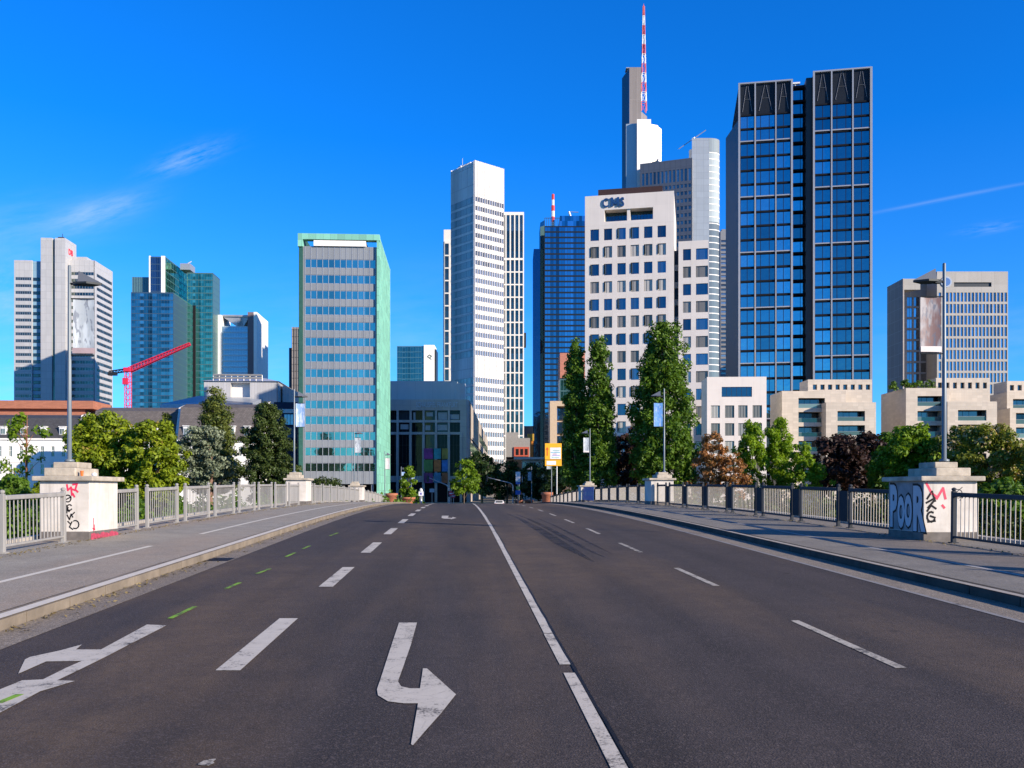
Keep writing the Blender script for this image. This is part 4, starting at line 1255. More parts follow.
# lattice antenna in six painted lengths
xm, ym = B.fx(643.6, 6), 6
za, zb = B.fz(112, 0, ym), B.fz(6.5, 0, ym); nb = 11
M_ared = plain('antenna_red', (0.62, 0.05, 0.06), 0.5); M_awh = plain('antenna_white', (0.78, 0.76, 0.74), 0.5)
for i in range(nb):
    t0, t1 = i / nb, (i + 1) / nb
    w0, w1 = 1.6 * (1 - t0) + 0.4 * t0, 1.6 * (1 - t1) + 0.4 * t1
    z0, z1 = za + (zb - za) * t0, za + (zb - za) * t1
    mb = MB(); r = 0.22
    cs0 = [(xm + sx * w0, ym + sy * w0, z0) for sx, sy in ((-1, -1), (1, -1), (1, 1), (-1, 1))]
    cs1 = [(xm + sx * w1, ym + sy * w1, z1) for sx, sy in ((-1, -1), (1, -1), (1, 1), (-1, 1))]
    for k in range(4):
        mb.tube(cs0[k], cs1[k], r, n=5); mb.tube(cs1[k], cs1[(k + 1) % 4], r * 0.7, n=4)
        mid0 = cs0[k]; mb.tube(mid0, cs1[(k + 1) % 4], r * 0.6, n=4)
    if i >= 6: mb.box(xm - w1 * 0.45, xm + w1 * 0.45, ym - w1 * 0.45, ym + w1 * 0.45, z0, z1)
    B.part(mb, 'antenna_segment', M_ared if i % 2 == 0 else M_awh)
mb = MB(); mb.tube((xm, ym, zb), (xm, ym, zb + 1.6), 0.25, 0.1); B.part(mb, 'antenna_tip', M_ared)
mb = MB(); mb.box(B.fx(627), B.fx(635), 4, 10, Ht + 1.2, Ht + 1.7); mb.tube((B.fx(629), 6, Ht), (B.fx(629), 6, Ht + 1.3), 0.3); mb.tube((B.fx(634), 6, Ht), (B.fx(634), 6, Ht + 1.3), 0.3); B.part(mb, 'roof_crane', M_frame_alu)
mb = MB(); q = pm(694, yp + 3); mb.tube((q[0] - 9, q[1], B.fz(147, 0, yp)), (q[0] + 7, q[1], B.fz(128, 0, yp)), 0.22, n=5); mb.tube((q[0], q[1], H2 - 5), (q[0], q[1], H2 + 1.5), 0.5); B.part(mb, 'roof_crane', M_frame_alu)
B.done()

# ---- grey sliver between towers
B = Bld('office_tower', 'narrow grey tower with small square windows squeezed beside the tallest tower', 'tower', 720.5, 330, 0.0)
W = B.fx(736); H = B.fz(231); gs = plain('grey_sliver', (0.17, 0.18, 0.20), 0.6)
cols = [(B.fx(721.0), B.fx(726.8))]
rows = [(B.fz(p + 2.3), B.fz(p)) for p in np.arange(240, 388, 4.4)]
mb = MB(); grid(mb, W, 0, H, cols, rows, 0.5, ID4, 2.5); mb.box(0.6, W - 1, 0.5, 2.4, H, H + 0.8); B.part(mb, 'wall', gs)
me = wmesh(cols[0][1] - cols[0][0], rows[0][1] - rows[0][0], gdk, M_frame_dark, (), 0.1)
for a, b_ in rows:
    for c0, c1 in cols: B.win(me, T(c0, 0.25, a))
B.done()

# ---- twin slab glass tower on the right
B = Bld('glass_tower', 'dark blue glass twin slab tower framed by pale fins', 'tower', 739, 230, -0.178)
gw = glass('glass_winx', (0.23, 0.50, 0.80), dark=(0.006, 0.012, 0.02), var=0.4, refl=0.7, wav=0.03)
fin = plain('pale_fin', (0.33, 0.34, 0.36), 0.45, 0.3, var=0.05)
dkf = plain('slab_dark', (0.010, 0.012, 0.018), 0.9)
drk = panelled('dark_side', (0.016, 0.018, 0.022), 1.3, 3.6, 0.06, 1.6, 0.5, 0.1)
fl = 13.85 / F * 230
D = 26


def slab(px0, piers, pyt, pyc, cells, tag_):
    piers = [(a + (b - a) * 0.12, b - (b - a) * 0.12) for a, b in piers]
    xs = [(B.fx(a), B.fx(b)) for a, b in piers]
    xl, xr = xs[0][0], xs[-1][1]
    H = B.fz(pyt, xl); Hc = B.fz(pyc, xl)
    mb = MB()
    for a, b in xs: mb.box(a, b, -0.35, 0.3, 0, H)
    mb.box(xl, xr, -0.34, 0.29, H, H + 0.35)
    z = Hc - 2 * fl
    while z > 6:
        for i in range(len(xs) - 1): mb.box(xs[i][1], xs[i + 1][0], -0.2, 0.2, z - 0.12, z + 0.16)
        z -= 4 * fl
    B.part(mb, 'fin_frame', fin)
    mb = MB(); z = Hc
    while z > 6:
        for i in range(len(xs) - 1): mb.box(xs[i][1], xs[i + 1][0], 0.02, 0.6, z - 0.52, z - 0.14)
        z -= fl
    mb.box(xl + 0.1, xr - 0.1, 0.6, D, 0, H - 0.3)
    B.part(mb, 'wall', dkf)
    for i in range(len(xs) - 1):
        a, b = xs[i][1], xs[i + 1][0]; w = b - a
        m_ = wmesh(w, fl - 0.38, gw, dkf, (0.5,) if w < 4.6 else (0.25, 0.70), 0.14)
        z = Hc - fl
        while z > 8:
            B.win(m_, T(a, 0.25, z - 0.14), 'window', 97); z -= fl
        mb = MB(); mb.box(a, b, 0.25, 0.55, Hc - 0.12, H - 0.02); B.part(mb, 'crown_panel', plain('crown_dark', (0.02, 0.024, 0.03), 0.4, 0.3))
        mb = MB(); c = (a + b) / 2; h = (H - Hc)
        for sx in (-1, 1):
            mb.tube((c + sx * 0.2, 0.15, Hc + h * 0.94), (c + sx * w * 0.33, 0.15, Hc + h * 0.08), 0.055, n=5)
            mb.tube((c + sx * w * 0.16, 0.15, Hc + h * 0.5), (c, 0.15, Hc + h * 0.5), 0.04, n=5)
        B.part(mb, 'crown_brace', plain('brace', (0.22, 0.23, 0.25), 0.4, 0.4))
    return xl, xr, H


a0, a1, Ha = slab(739, [(738, 740.4), (754.2, 756), (775, 776.5), (790.5, 793)], 85, 114.5, 3, 'a')
b0, b1, Hb = slab(812, [(812.5, 815), (830.6, 832.4), (851.8, 853.6), (869.5, 872.6)], 73, 103.5, 3, 'b')
# recessed stair between the slabs
mb = MB(); mb.box(a1 + .01, b0 - .01, 4.5, D, 0, B.fz(85, a1, 4)); z = B.fz(88, a1, 4); zz = z
while z > 6: mb.box(a1 + .02, b0 - .02, 3.2, 4.49, z - 0.5, z); z -= fl
B.part(mb, 'recess_wall', dkf)
m_ = wmesh(b0 - a1 - 2.0, fl - 0.75, gw, dkf, (0.72,), 0.12); z = zz - fl
while z > 8: B.win(m_, T(a1 + 0.3, 4.0, z + 0.1), 'recess_window'); z -= fl
mb = MB(); mb.box(b0 - 1.5, b0 - 0.02, 0.7, 4.49, 0, Hb - 0.8); B.part(mb, 'recess_return', drk)
mb = MB(); mb.prism([(a0 + 0.15, 0.9), (a0 + 10, 0.9), (a0 + 10, 13), (a0 - 2.4, 13)], 0, B.fz(118, a0)); B.part(mb, 'side_wall', drk)
mb = MB(); xm = B.fx(795, 5); mb.tube((xm, 5, Ha), (xm, 5, Ha + 1.2), 0.2); mb.box(xm - 0.8, xm + 1.2, 4.6, 5.4, Ha + 1.2, Ha + 1.6); B.part(mb, 'roof_plant', M_white)
B.done()

# ---- white riverside block
B = Bld('office_block', 'white riverside block with square dark windows beside the tallest poplar', 'building', 707, 178, -0.05)
W = B.fx(766.5); H = B.fz(377); D = 7
cols = [(B.fx(a), B.fx(b)) for a, b in ((711, 720), (725, 734.3), (738.3, 747.6), (752.6, 762))]
rows = [(B.fz(p + 12.4), B.fz(p)) for p in (405.5, 423.3, 441, 458.7, 476)]
zc = B.fz(401.5)
mb = MB(); grid(mb, W, 0, zc, cols, rows, 0.45, ID4, None); tx0, tx1 = B.fx(721.7), B.fx(752); zt0, zt1 = B.fz(397), B.fz(387)
grid(mb, W, zc + .005, H, [(tx0, tx1)], [(zt0, zt1)], 0.45, ID4, None); mb.box(0.02, W - .02, 0.45, D, 0, H - .02); B.part(mb, 'wall', stone)
me = wmesh(cols[0][1] - cols[0][0], rows[0][1] - rows[0][0], gbln, M_frame_dark, (0.25, 0.6), 0.06)
for a, b_ in rows:
    for c0, c1 in cols: B.win(me, T(c0, 0.2, a))
ribbon(B, ID4, tx0, tx1, zt0, zt1, gcm, M_frame_dark, 6, 0.07, 'terrace_window', 0.25); B.done()

# ---- travertine apartment blocks
trav = panelled('travertine', (0.50, 0.435, 0.36), 1.1, 0.55, 0.012, 0.8, 0.8, 0.09)
gap_ = glass('glass_flat', (0.20, 0.27, 0.42), dark=(0.014, 0.018, 0.022), var=0.5, refl=0.3)
rail_gl = glass('glass_balustrade', (0.30, 0.45, 0.45), dark=(0.07, 0.10, 0.10), var=0.15, refl=0.14)


def apartments(label, px, Y, upper, wins_up, lower, wins_lo, pent, squares, band=None, D=11, ang=0.0, balc=True):
    B = Bld('apartment_block', label, 'apartments', px, Y, ang, 'travertine apartment blocks')
    def vol(p0, p1, top, wins, y, name):
        x0, x1 = B.fx(p0, y), B.fx(p1, y); H = B.fz(top, 0, y); M = T(0, y, 0); mb = MB()
        cols = sorted({(w[0], w[1]) for w in wins}); cc = [(B.fx(a, y), B.fx(b, y)) for a, b in cols]
        rows = sorted({(w[2], w[3]) for w in wins}); rr = [(B.fz(b, 0, y), B.fz(a, 0, y)) for a, b in rows]
        # extra storeys hidden by the trees follow the same rhythm
        if rr:
            p = rows[-1][0] + 14.4
            while p < 486: rr.append((B.fz(p + 10.5, 0, y), B.fz(p, 0, y))); p += 14.4
        grid(mb, x1, 0, H, cc, rr, 0.5, M, None, x0); 
        mb.box(x0 + .02, x1 - .02, 2.2, D - y, 0, H - .02, M)
        mb.box(x0 + .02, x1 - .02, 0.5, 2.2, H - 0.6, H - .02, M); mb.box(x0 + .01, x0 + 0.5, 0.5, 2.2, 0, H - .03, M); mb.box(x1 - 0.5, x1 - .01, 0.5, 2.2, 0, H - .03, M)
        for a, b in rr: mb.box(x0 + 0.51, x1 - 0.51, 0.5, 2.19, a - 0.4, a - 0.02, M)
        B.part(mb, name, trav)
        for a, b in rr:
            for c0, c1 in cc:
                w = c1 - c0
                B.win(wmesh(w, b - a, gap_, M_frame_dark, (0.33, 0.55, 0.85), 0.06), M @ T(c0, 1.9, a))
                if balc: B.win(wmesh(w, (b - a) * 0.42, rail_gl, M_frame_alu, (), 0.03, (), 0.05), M @ T(c0, 0.2, a), 'balustrade')
    if upper: vol(*upper, wins_up, 2.5, 'upper_wall')
    if lower: vol(*lower, wins_lo, 0.0, 'wall')
    if pent:
        p0, p1, top, s0, s1, n, sw = pent; y = 5.0
        x0, x1 = B.fx(p0, y), B.fx(p1, y); M = T(0, y, 0); mb = MB()
        cc = [(B.fx(s0 + (s1 - s0) * i / (n - 1) - sw / 2, y), B.fx(s0 + (s1 - s0) * i / (n - 1) + sw / 2, y)) for i in range(n)]
        za, zb_ = B.fz(squares[1], 0, y), B.fz(squares[0], 0, y)
        grid(mb, x1, B.fz(405, 0, y), B.fz(top, 0, y), cc, [(za, zb_)], 0.7, M, 5.5, x0); B.part(mb, 'penthouse', trav)
        me = wmesh(cc[0][1] - cc[0][0], zb_ - za, gap_, M_frame_dark, (), 0.05)
        for c0, c1 in cc: B.win(me, M @ T(c0, 0.5, za), 'square_window')
    B.done(); return B


apartments('pale travertine flats under the dark twin slab tower', 782, 182, (782, 846, 391, ), [(798.5, 825, 398, 408), (798.5, 825, 412, 422.4), (798.5, 825, 426.5, 436.5)],
           (826, 876, 402.3), [(837.5, 865, 411, 421), (837.5, 865, 425.2, 435.5)], (808, 872, 379.5, 815, 868, 8, 4.2), (384.5, 389.7))
B2 = apartments('travertine flats with a planted roof terrace below the corner cut tower', 906, 182, (906, 949, 388), [(917.5, 942, 396, 406), (917.5, 942, 411, 421)],
           (947.5, 997, 401.5), [(958, 986.5, 410, 420.6), (958, 986.5, 424.5, 434.5)], (936, 990, 378, 940, 985, 7, 4.0), (382.5, 388.5), D=15)
apartments('travertine flats cut by the photo edge beside the planted terrace flats', 1007, 190, (1007, 1075, 392), [(1013, 1040, 399, 409)],
           (1010, 1080, 408), [(1016, 1050, 413, 424)], (1007, 1072, 381, 1012, 1066, 8, 4.2), (385, 390.5), D=12)
# terrace shrubs are made with the trees below

# ---- corner-cut office tower at right
B = Bld('office_tower', 'beige office tower with a cut corner, round blue emblem and close window rows', 'tower', 904.5, 280, 0.0)
bge = panelled('beige_concrete', (0.37, 0.355, 0.335), 4.0, 3.55, 0.05, 0.8, 0.8, 0.06)
gof = glass('glass_office', (0.42, 0.50, 0.85), dark=(0.02, 0.025, 0.03), var=0.35, refl=0.55)
x0, x1 = B.fx(937), B.fx(1008); H = B.fz(271.5); D = 24
nc = 19; sx = (x1 - x0 - 0.5) / nc
cols = [(x0 + 0.5 + i * sx + 0.02, x0 + 0.5 + i * sx + sx * 0.72) for i in range(nc)]
rows = [(B.fz(p + 9.2), B.fz(p)) for p in [292.5 + 11.5 * i for i in range(9)]]
mb = MB(); grid(mb, x1, 0, B.fz(290), cols, rows, 0.6, ID4, None, x0)
sl0, sl1 = B.fx(954), B.fx(991.5)
grid(mb, x1, B.fz(290) + .005, H, [(sl0, sl1)], [(B.fz(286.8), B.fz(282.3))], 0.6, ID4, None, x0)
mb.box(x0 + .02, x1 - .02, 0.6, D, 0, H - .02); B.part(mb, 'wall', bge)
mb = MB(); mb.box(sl0, sl1, 0.45, 0.59, B.fz(286.8), B.fz(282.3)); B.part(mb, 'louvre', M_frame_dark)
me = wmesh(cols[0][1] - cols[0][0], rows[0][1] - rows[0][0], gof, M_frame_alu, (), 0.07)
for a, b_ in rows:
    for c0, c1 in cols: B.win(me, T(c0, 0.3, a), 'window', 95)
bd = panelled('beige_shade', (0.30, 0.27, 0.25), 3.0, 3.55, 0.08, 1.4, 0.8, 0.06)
y = 7.0; xa, xb = 0.0, x0
mb = MB(); Hl = B.fz(279)
cl = [(B.fx(907 + 6.9 * i, y), B.fx(912.3 + 6.9 * i, y)) for i in range(4)]
rl_ = [(B.fz(p + 9, 0, y), B.fz(p, 0, y)) for p in [297 + 11.0 * i for i in range(8)]]
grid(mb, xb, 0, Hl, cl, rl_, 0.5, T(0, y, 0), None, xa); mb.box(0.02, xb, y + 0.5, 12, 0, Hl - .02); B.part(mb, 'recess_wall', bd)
me = wmesh(cl[0][1] - cl[0][0], rl_[0][1] - rl_[0][0], gof, M_frame_dark, (0.5,), 0.08)
for a, b_ in rl_:
    for c0, c1 in cl: B.win(me, T(c0, y + 0.2, a), 'recess_window')
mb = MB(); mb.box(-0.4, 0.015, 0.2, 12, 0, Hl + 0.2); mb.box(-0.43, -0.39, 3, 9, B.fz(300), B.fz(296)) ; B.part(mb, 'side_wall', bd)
mb = MB(); mb.prism([(0, 0.5), (B.fx(921), 0.5), (0.3, 8)], Hl - 3.2, Hl + 0.2); mb.box(4, x0 + 2, 9, 11.8, Hl - .5, B.fz(272.5)); B.part(mb, 'roof_canopy', bge)
mb = MB(); xm, zm = B.fx(946), B.fz(282)
mb.tube((xm, -0.25, zm), (xm, -0.002, zm), 1.7, n=28); B.part(mb, 'emblem', plain('emblem_ring', (0.30, 0.36, 0.46), 0.4))
mb = MB(); mb.tube((xm, -0.32, zm), (xm, -0.26, zm), 1.25, n=28); B.part(mb, 'emblem_disc', plain('emblem_blue', (0.02, 0.12, 0.38), 0.4))
B.done()

# ---- dark theatre
B = Bld('theatre', 'dark theatre block with stone fins and coloured posters in its shaded front', 'theatre', 387, 250, 0.0)
dst = panelled('dark_stone', (0.36, 0.35, 0.345), 2.2, 3, 0.04, 0.7, 0.7, 0.1)
lit = panelled('theatre_side_stone', (0.38, 0.33, 0.28), 2.2, 2.0, 0.04, 0.8, 0.8, 0.1)
W = B.fx(466.5); H = B.fz(399.5)
edges = [388, 397.5, 410.5, 423.5, 436, 448.8, 461]
cols = [(B.fx(edges[i] + 1), B.fx(edges[i + 1] - 1)) for i in range(6)]
rows = [(B.fz(420), B.fz(410.3)), (B.fz(432), B.fz(422.4)), (B.fz(476), B.fz(434.5))]
mb = MB(); grid(mb, W, B.fz(482), H, cols, rows, 0.9, ID4, None)
for e in edges: x = B.fx(e); mb.box(x - 0.35, x + 0.35, -0.4, -0.002, 0, B.fz(433))
mb.box(0.02, W, 2.2, 30, 0, H - .02); mb.box(0, W, 0.9, 2.19, H - 1.5, H - .03)
B.part(mb, 'wall', dst)
gth = glass('glass_theatre', (0.14, 0.20, 0.24), dark=(0.008, 0.010, 0.014), var=0.6, refl=0.07)
for j, (a, b_) in enumerate(rows):
    for c0, c1 in cols: B.win(wmesh(c1 - c0, b_ - a, gth, M_frame_dark, (0.33, 0.66), 0.08, (0.3, 0.75) if j == 2 else ()), T(c0, 1.2, a))
blnd = plain('window_blind', (0.34, 0.38, 0.42), 0.7)
for (p0, p1, q0, q1) in ((438, 447, 412, 419.5), (450, 459, 414, 419), (426, 432.5, 412, 416), (413, 415, 412, 419.5), (437, 447, 424.5, 430), (400, 408, 424, 429), (425, 430, 425, 430)):
    mb = MB(); mb.box(B.fx(p0), B.fx(p1), 1.1, 1.17, B.fz(q1), B.fz(q0)); B.part(mb, 'blind', blnd)
cc3 = [('magenta', (0.20, 0.02, 0.18)), ('teal', (0.02, 0.24, 0.30)), ('olive', (0.25, 0.20, 0.03)), ('green', (0.08, 0.20, 0.05)), ('orange', (0.42, 0.13, 0.03)), ('azure', (0.02, 0.14, 0.42)), ('plum', (0.14, 0.02, 0.14)), ('blue', (0.03, 0.16, 0.30)), ('rust', (0.30, 0.09, 0.03))]
cx = [(424, 433), (434, 441), (442, 448)]; cy = [(448.5, 459), (460, 471.5), (473, 483)]
for i, (nm, c) in enumerate(cc3):
    a, b_ = cx[i % 3]; p, q = cy[i // 3]
    mb = MB(); mb.box(B.fx(a), B.fx(b_), -0.62, -0.5, B.fz(q), B.fz(p)); B.part(mb, 'poster', plain('poster_' + nm, c, 0.6, var=0.5, scale=0.7), nm + ' poster')
mb = MB(); mb.box(0.5, W, 0.8, 2.0, 0, B.fz(482) - .01); B.part(mb, 'foyer', M_black)
text('SCHAUSPIEL FRANKFURT', 2.05, 0.15, plain('sign_pale', (0.42, 0.50, 0.60), 0.5), B.e, T(B.fx(416), -0.1, B.fz(407.3)) @ FRONT, 'lettering', 0.02, 'LEFT', 0.50)
# chamfered corner and sunlit side
xc_ = B.fx(469.5, 1.5)
mb = MB(); mb.prism([(W, 0.02), (xc_, 2.5), (xc_, 6), (W, 6)], 0, H - .05); B.part(mb, 'corner', dst)
MS = T(xc_, 2.6, 0) @ RZ(math.pi / 2); ds = B.depth_at(488, xc_) - 2.6
rws = [(B.fz(427), B.fz(416)), ]
mb = MB(); grid(mb, ds, B.fz(436), H - 0.3, [(ds * 0.38, ds * 0.96)], rws, 0.5, MS); grid(mb, ds, 0, B.fz(438), [(1, ds - 1)], [(B.fz(450), B.fz(440)), (4, B.fz(454))], 0.5, MS); mb.box(-xc_ + xc_, ds, 0.5, 14, 0, H - 0.5, MS); B.part(mb, 'side_wall', lit)
ribbon(B, MS, ds * 0.38, ds * 0.96, *rws[0], gth, M_frame_dark, 6, 0.15); ribbon(B, MS, 1, ds - 1, B.fz(450), B.fz(440), rail_gl, M_frame_dark, 8, 0.15); ribbon(B, MS, 1, ds - 1, 4, B.fz(454), gth, M_frame_dark, 8, 0.15)
mb = MB(); ya = 2.6 + ds; xz = xc_ + 0.02
mb.box(0, xc_ + 2.5, ya, ya + 16, 0, B.fz(436)); mb.box(xc_ + 2.5, xc_ + 5, ya + 2, ya + 22, 0, B.fz(439)); mb.box(xc_ + 5, xc_ + 9.6, ya + 4, ya + 22, 0, B.fz(447)); B.part(mb, 'rear_wing', plain('rear_wing', (0.16, 0.15, 0.15), 0.7))
mb = MB(); mb.box(B.fx(388, 8), B.fx(457, 8), 8, 28, H, B.fz(381, 0, 8)); mb.lathe([(2.2, 0), (2.2, B.fz(384, 0, 10) - H)], 20, (B.fx(458, 10), 10, H)); B.part(mb, 'stage_house', panelled('stage_house', (0.52, 0.50, 0.50), 5, 9, 0.06, 0.8, 0.5, 0.05))
B.done()

# ---- low far buildings at the end of the street
B = Bld('shop_building', 'low grey block with red shop storey at the end of the street', 'building', 506, 330, 0.0)
mb = MB(); mb.box(0, B.fx(530), 0, 12, B.fz(457), B.fz(438)); mb.box(0, B.fx(518), 2, 12, B.fz(438), B.fz(432)); B.part(mb, 'wall', plain('grey_block', (0.26, 0.25, 0.24), 0.7))
mb = MB(); mb.box(B.fx(514), B.fx(529), -0.5, -0.002, B.fz(456.5), B.fz(447)); B.part(mb, 'shop_front', plain('shop_red', (0.45, 0.09, 0.05), 0.5))
for i in range(3): 
    x = B.fx(516 + 4.5 * i); mb = MB(); mb.box(x, x + 1.0, -0.6, -0.502, B.fz(455), B.fz(449)); B.part(mb, 'window', M_black)
mb = MB(); mb.box(0, B.fx(530), 1, 12, 0, B.fz(457) - .01); B.part(mb, 'ground_floor', M_black); B.done()
B = Bld('glass_pavilion', 'flat roofed glass pavilion with a pale canopy at the street end', 'building', 514, 300, 0.0)
mb = MB(); mb.box(0, B.fx(545), -2, 10, B.fz(459.5), B.fz(457.3)); B.part(mb, 'roof', M_frame_alu)
curtain(B, T(0, 1, 0), B.fx(522), B.fx(541), B.fz(460), 1, gap_, M_frame_alu, 4.5, 8, 'wall', 8)
mb = MB(); mb.box(B.fx(515), B.fx(516), 0, 1, 0, B.fz(459.6)); mb.box(B.fx(541.5), B.fx(544), 0, 1, 0, B.fz(459.6)); B.part(mb, 'column', plain('cream_column', (0.5, 0.46, 0.33), 0.7)); B.done()
for (p0, p1, top, Y, lab, c) in ((524, 536, 426, 520, 'dim grey far block closing the street gap', (0.10, 0.12, 0.16)),):
    B = Bld('far_block', lab, 'building', p0, Y, 0.0)
    mb = MB(); grid(mb, B.fx(p1), 0, B.fz(top), [(1 + i * 2.2, 2.2 + i * 2.2) for i in range(3)], [(5 + 4 * j, 7 + 4 * j) for j in range(7)], 0.4, ID4, 12); B.part(mb, 'wall', plain('far_grey', c, 0.7))
    B.done()
mb = MB(); t = thing('mast_climber', 'orange construction hoist mast at the foot of the blue glass tower', 'hoist', (wx(531, 360), 360, GZ))
mb.box(-0.9, 0.9, -0.9, 0.9, 0, wz(441, 360) - GZ); mb.build('mast', plain('hoist_orange', (0.62, 0.22, 0.02), 0.5, var=0.3), t)
mb = MB(); mb.box(-1.5, 1.2, -1.2, 1.2, wz(441, 360) - GZ, wz(434, 360) - GZ); mb.build('cabin', plain('hoist_amber', (0.5, 0.30, 0.03), 0.5), t)

# ---- left bank houses
slate = panelled('slate_roof', (0.055, 0.055, 0.062), 0.5, 0.3, 0.03, 0.6, 0.7, 0.2, offset=0.5)
slate2 = panelled('brown_slate_roof', (0.12, 0.105, 0.10), 0.5, 0.3, 0.03, 0.6, 0.7, 0.2, offset=0.5)
gho = glass('glass_house', (0.22, 0.36, 0.42), dark=(0.02, 0.03, 0.03), var=0.3, refl=0.4)


def house(label, px0, px1, eave, ridge, Y, wins, wrows, dorm, roofm, wallm, parapet=True, D=11.0, dz=(428, 434)):
    B = Bld('mansard_house', label, 'house', px0, Y, RA, 'mansard houses on the river bank')
    W = B.fx(px1); ze = B.fz(eave); zt = B.fz(ridge)
    cols = [(B.fx(p) , B.fx(p + 3.4)) for p in wins]; rows = [(B.fz(b), B.fz(a)) for a, b in wrows]
    mb = MB(); grid(mb, W, 0, ze, cols, rows, 0.35, ID4, D); mb.box(-0.1, W + 0.1, -0.3, -0.002, ze - 0.35, ze); mb.box(0, W, -0.12, -0.002, B.fz(462), B.fz(461)); B.part(mb, 'wall', wallm)
    me = wmesh(cols[0][1] - cols[0][0], rows[0][1] - rows[0][0], gho, M_frame_white, (0.5,), 0.09, (0.6,))
    for a, b_ in rows:
        for c0, c1 in cols: B.win(me, T(c0, 0.15, a))
    k = 1.8
    mb = MB(); vs = [(0, -0.25, ze + .01), (W, -0.25, ze + .01), (W, k, zt), (0, k, zt), (W, D / 2, zt + 1.0), (0, D / 2, zt + 1.0), (W, D, ze), (0, D, ze)]
    mb.add(vs, [(0, 1, 2, 3), (3, 2, 4, 5), (5, 4, 6, 7), (0, 3, 5, 7), (1, 6, 4, 2), (0, 7, 6, 1)]); B.part(mb, 'roof', roofm)
    for p in dorm:
        x = B.fx(p); w = B.fx(p + 6) - x; za, zb_ = B.fz(dz[1]), B.fz(dz[0])
        mb = MB(); mb.box(x, x + w, 0.05, 3.0, za - 0.1, zb_ + 0.35); mb.box(x - 0.12, x + w + 0.12, -0.1, 3.1, zb_ + 0.352, zb_ + 0.5); d = B.part(mb, 'dormer', M_frame_white)
        o = link('window', wmesh(w - 0.3, zb_ - za, gho, M_frame_white, (0.5,), 0.08), d); o.matrix_local = T(x + 0.15, -0.05, za)
    if parapet:
        mb = MB(); pts = [(-0.4, -0.4, ze - 2), (-0.4, -0.4, ze + 0.6), (-0.4, k, zt + 0.7), (-0.4, D / 2, zt + 1.6), (-0.4, D, ze)]
        for dx in ():
            pass
        vs = [(W + 0.02, y, z) for _, y, z in pts] + [(W + 0.55, y, z) for _, y, z in pts]
        n = len(pts); mb.add(vs, [tuple(range(n - 1, -1, -1)), tuple(range(n, 2 * n))] + [(i, (i + 1) % n, n + (i + 1) % n, n + i) for i in range(n)])
        B.part(mb, 'gable_parapet', M_white)
    B.done(); return B


wwall = plain('museum_white', (0.78, 0.76, 0.72), 0.8, var=0.05)
house('long white house with slate mansard roof and four dormers', -62, 78, 438, 417, 200, [-55 + 10.6 * i for i in range(12)], ((446, 456.5), (464, 474.5)), (-20, 0, 20, 40, 59), slate, wwall)
house('brown roofed mansard house half hidden by the round chestnut trees', 92, 176, 436, 410, 182, [100 + 9 * i for i in range(8)], ((444, 453), (462, 472)), (104, 130, 152), slate2, wwall)
house('brown roofed mansard house behind the cedar and pointed conifer', 178, 262, 440, 406.5, 178, [184 + 9 * i for i in range(8)], ((447, 456), (464, 474)), (183, 205, 229, 244), slate2, wwall, dz=(428, 437))
B = Bld('brick_building', 'long flat orange brick building behind the white mansard house', 'building', -60, 270, RA)
mb = MB(); W = B.fx(93); mb.box(0, W, 0, 14, B.fz(408), B.fz(400)); mb.box(0, W - 3, 1.5, 14, 0, B.fz(408) - .01); mb.box(0, W, -2, 1.4, B.fz(417), B.fz(413)); B.part(mb, 'wall', panelled('orange_brick', (0.38, 0.15, 0.09), 1.2, 0.3, 0.02, 0.7, 0.85, 0.12, offset=0.5)); B.done()

# ---- grey metal hall
B = Bld('theatre_hall', 'pale grey metal clad hall with shallow gable roof behind the conifers', 'hall', 204, 260, RA)
met = panelled('hall_metal', (0.42, 0.42, 0.43), 0.8, 12, 0.05, 0.8, 0.5, 0.04)
W = B.fx(278); ze = B.fz(381); D = 26
mb = MB(); i0, i1 = B.fx(230.5), B.fx(250)
grid(mb, W, 0, ze, [(i0, i1)], [(B.fz(397), B.fz(382.5))], 2.2, ID4, D); B.part(mb, 'wall', met)
mb = MB(); mb.box(i0, i1, 2.0, 2.19, B.fz(397), B.fz(382.5)); B.part(mb, 'recess_panel', M_white)
mb = MB(); vs = [(-0.5, -0.6, ze + .01), (W + 0.5, -0.6, ze + .01), (W - 8, 9, B.fz(372.5)), (6, 9, B.fz(373)), (W + 0.5, D, ze), (-0.5, D, ze)]
mb.add(vs, [(0, 1, 2, 3), (3, 2, 4, 5), (1, 4, 2), (0, 3, 5), (0, 5, 4, 1)]); B.part(mb, 'roof', plain('hall_roof', (0.50, 0.51, 0.53), 0.4, 0.3, var=0.06))
mb = MB(); za = B.fz(377.5)
for z in (za, za + 0.8): mb.tube((B.fx(213), 0.2, z), (B.fx(262), 0.2, z), 0.3, n=6)
for i in range(9): x = B.fx(213) + (B.fx(262) - B.fx(213)) * i / 8; mb.tube((x, 0.2, za - 1), (x, 0.2, za + 0.8), 0.12, n=5)
B.part(mb, 'roof_walkway', M_frame_alu)
mb = MB(); MS = T(W + .01, 0, 0) @ RZ(math.pi / 2); mb.add([(0, 0, 0), (22, 0, 0), (22, 0, ze - 3.5), (0, 0, ze - 0.02), (0, .4, 0), (22, .4, 0), (22, .4, ze - 3.5), (0, .4, ze - 0.02)], [(0, 1, 2, 3), (7, 6, 5, 4), (0, 3, 7, 4), (1, 5, 6, 2), (3, 2, 6, 7), (0, 4, 5, 1)], MS); B.part(mb, 'side_wall', met)
mb = MB(); mb.box(W + 0.5, B.fx(297), 4, 20, 0, B.fz(392)); mb.prism([(W + .5, 3.9), (B.fx(297), 3.9), (B.fx(297), 20), (W + .5, 20)], B.fz(392), B.fz(390), tops=[B.fz(383), B.fz(391), B.fz(391), B.fz(383)]); B.part(mb, 'annex', met)
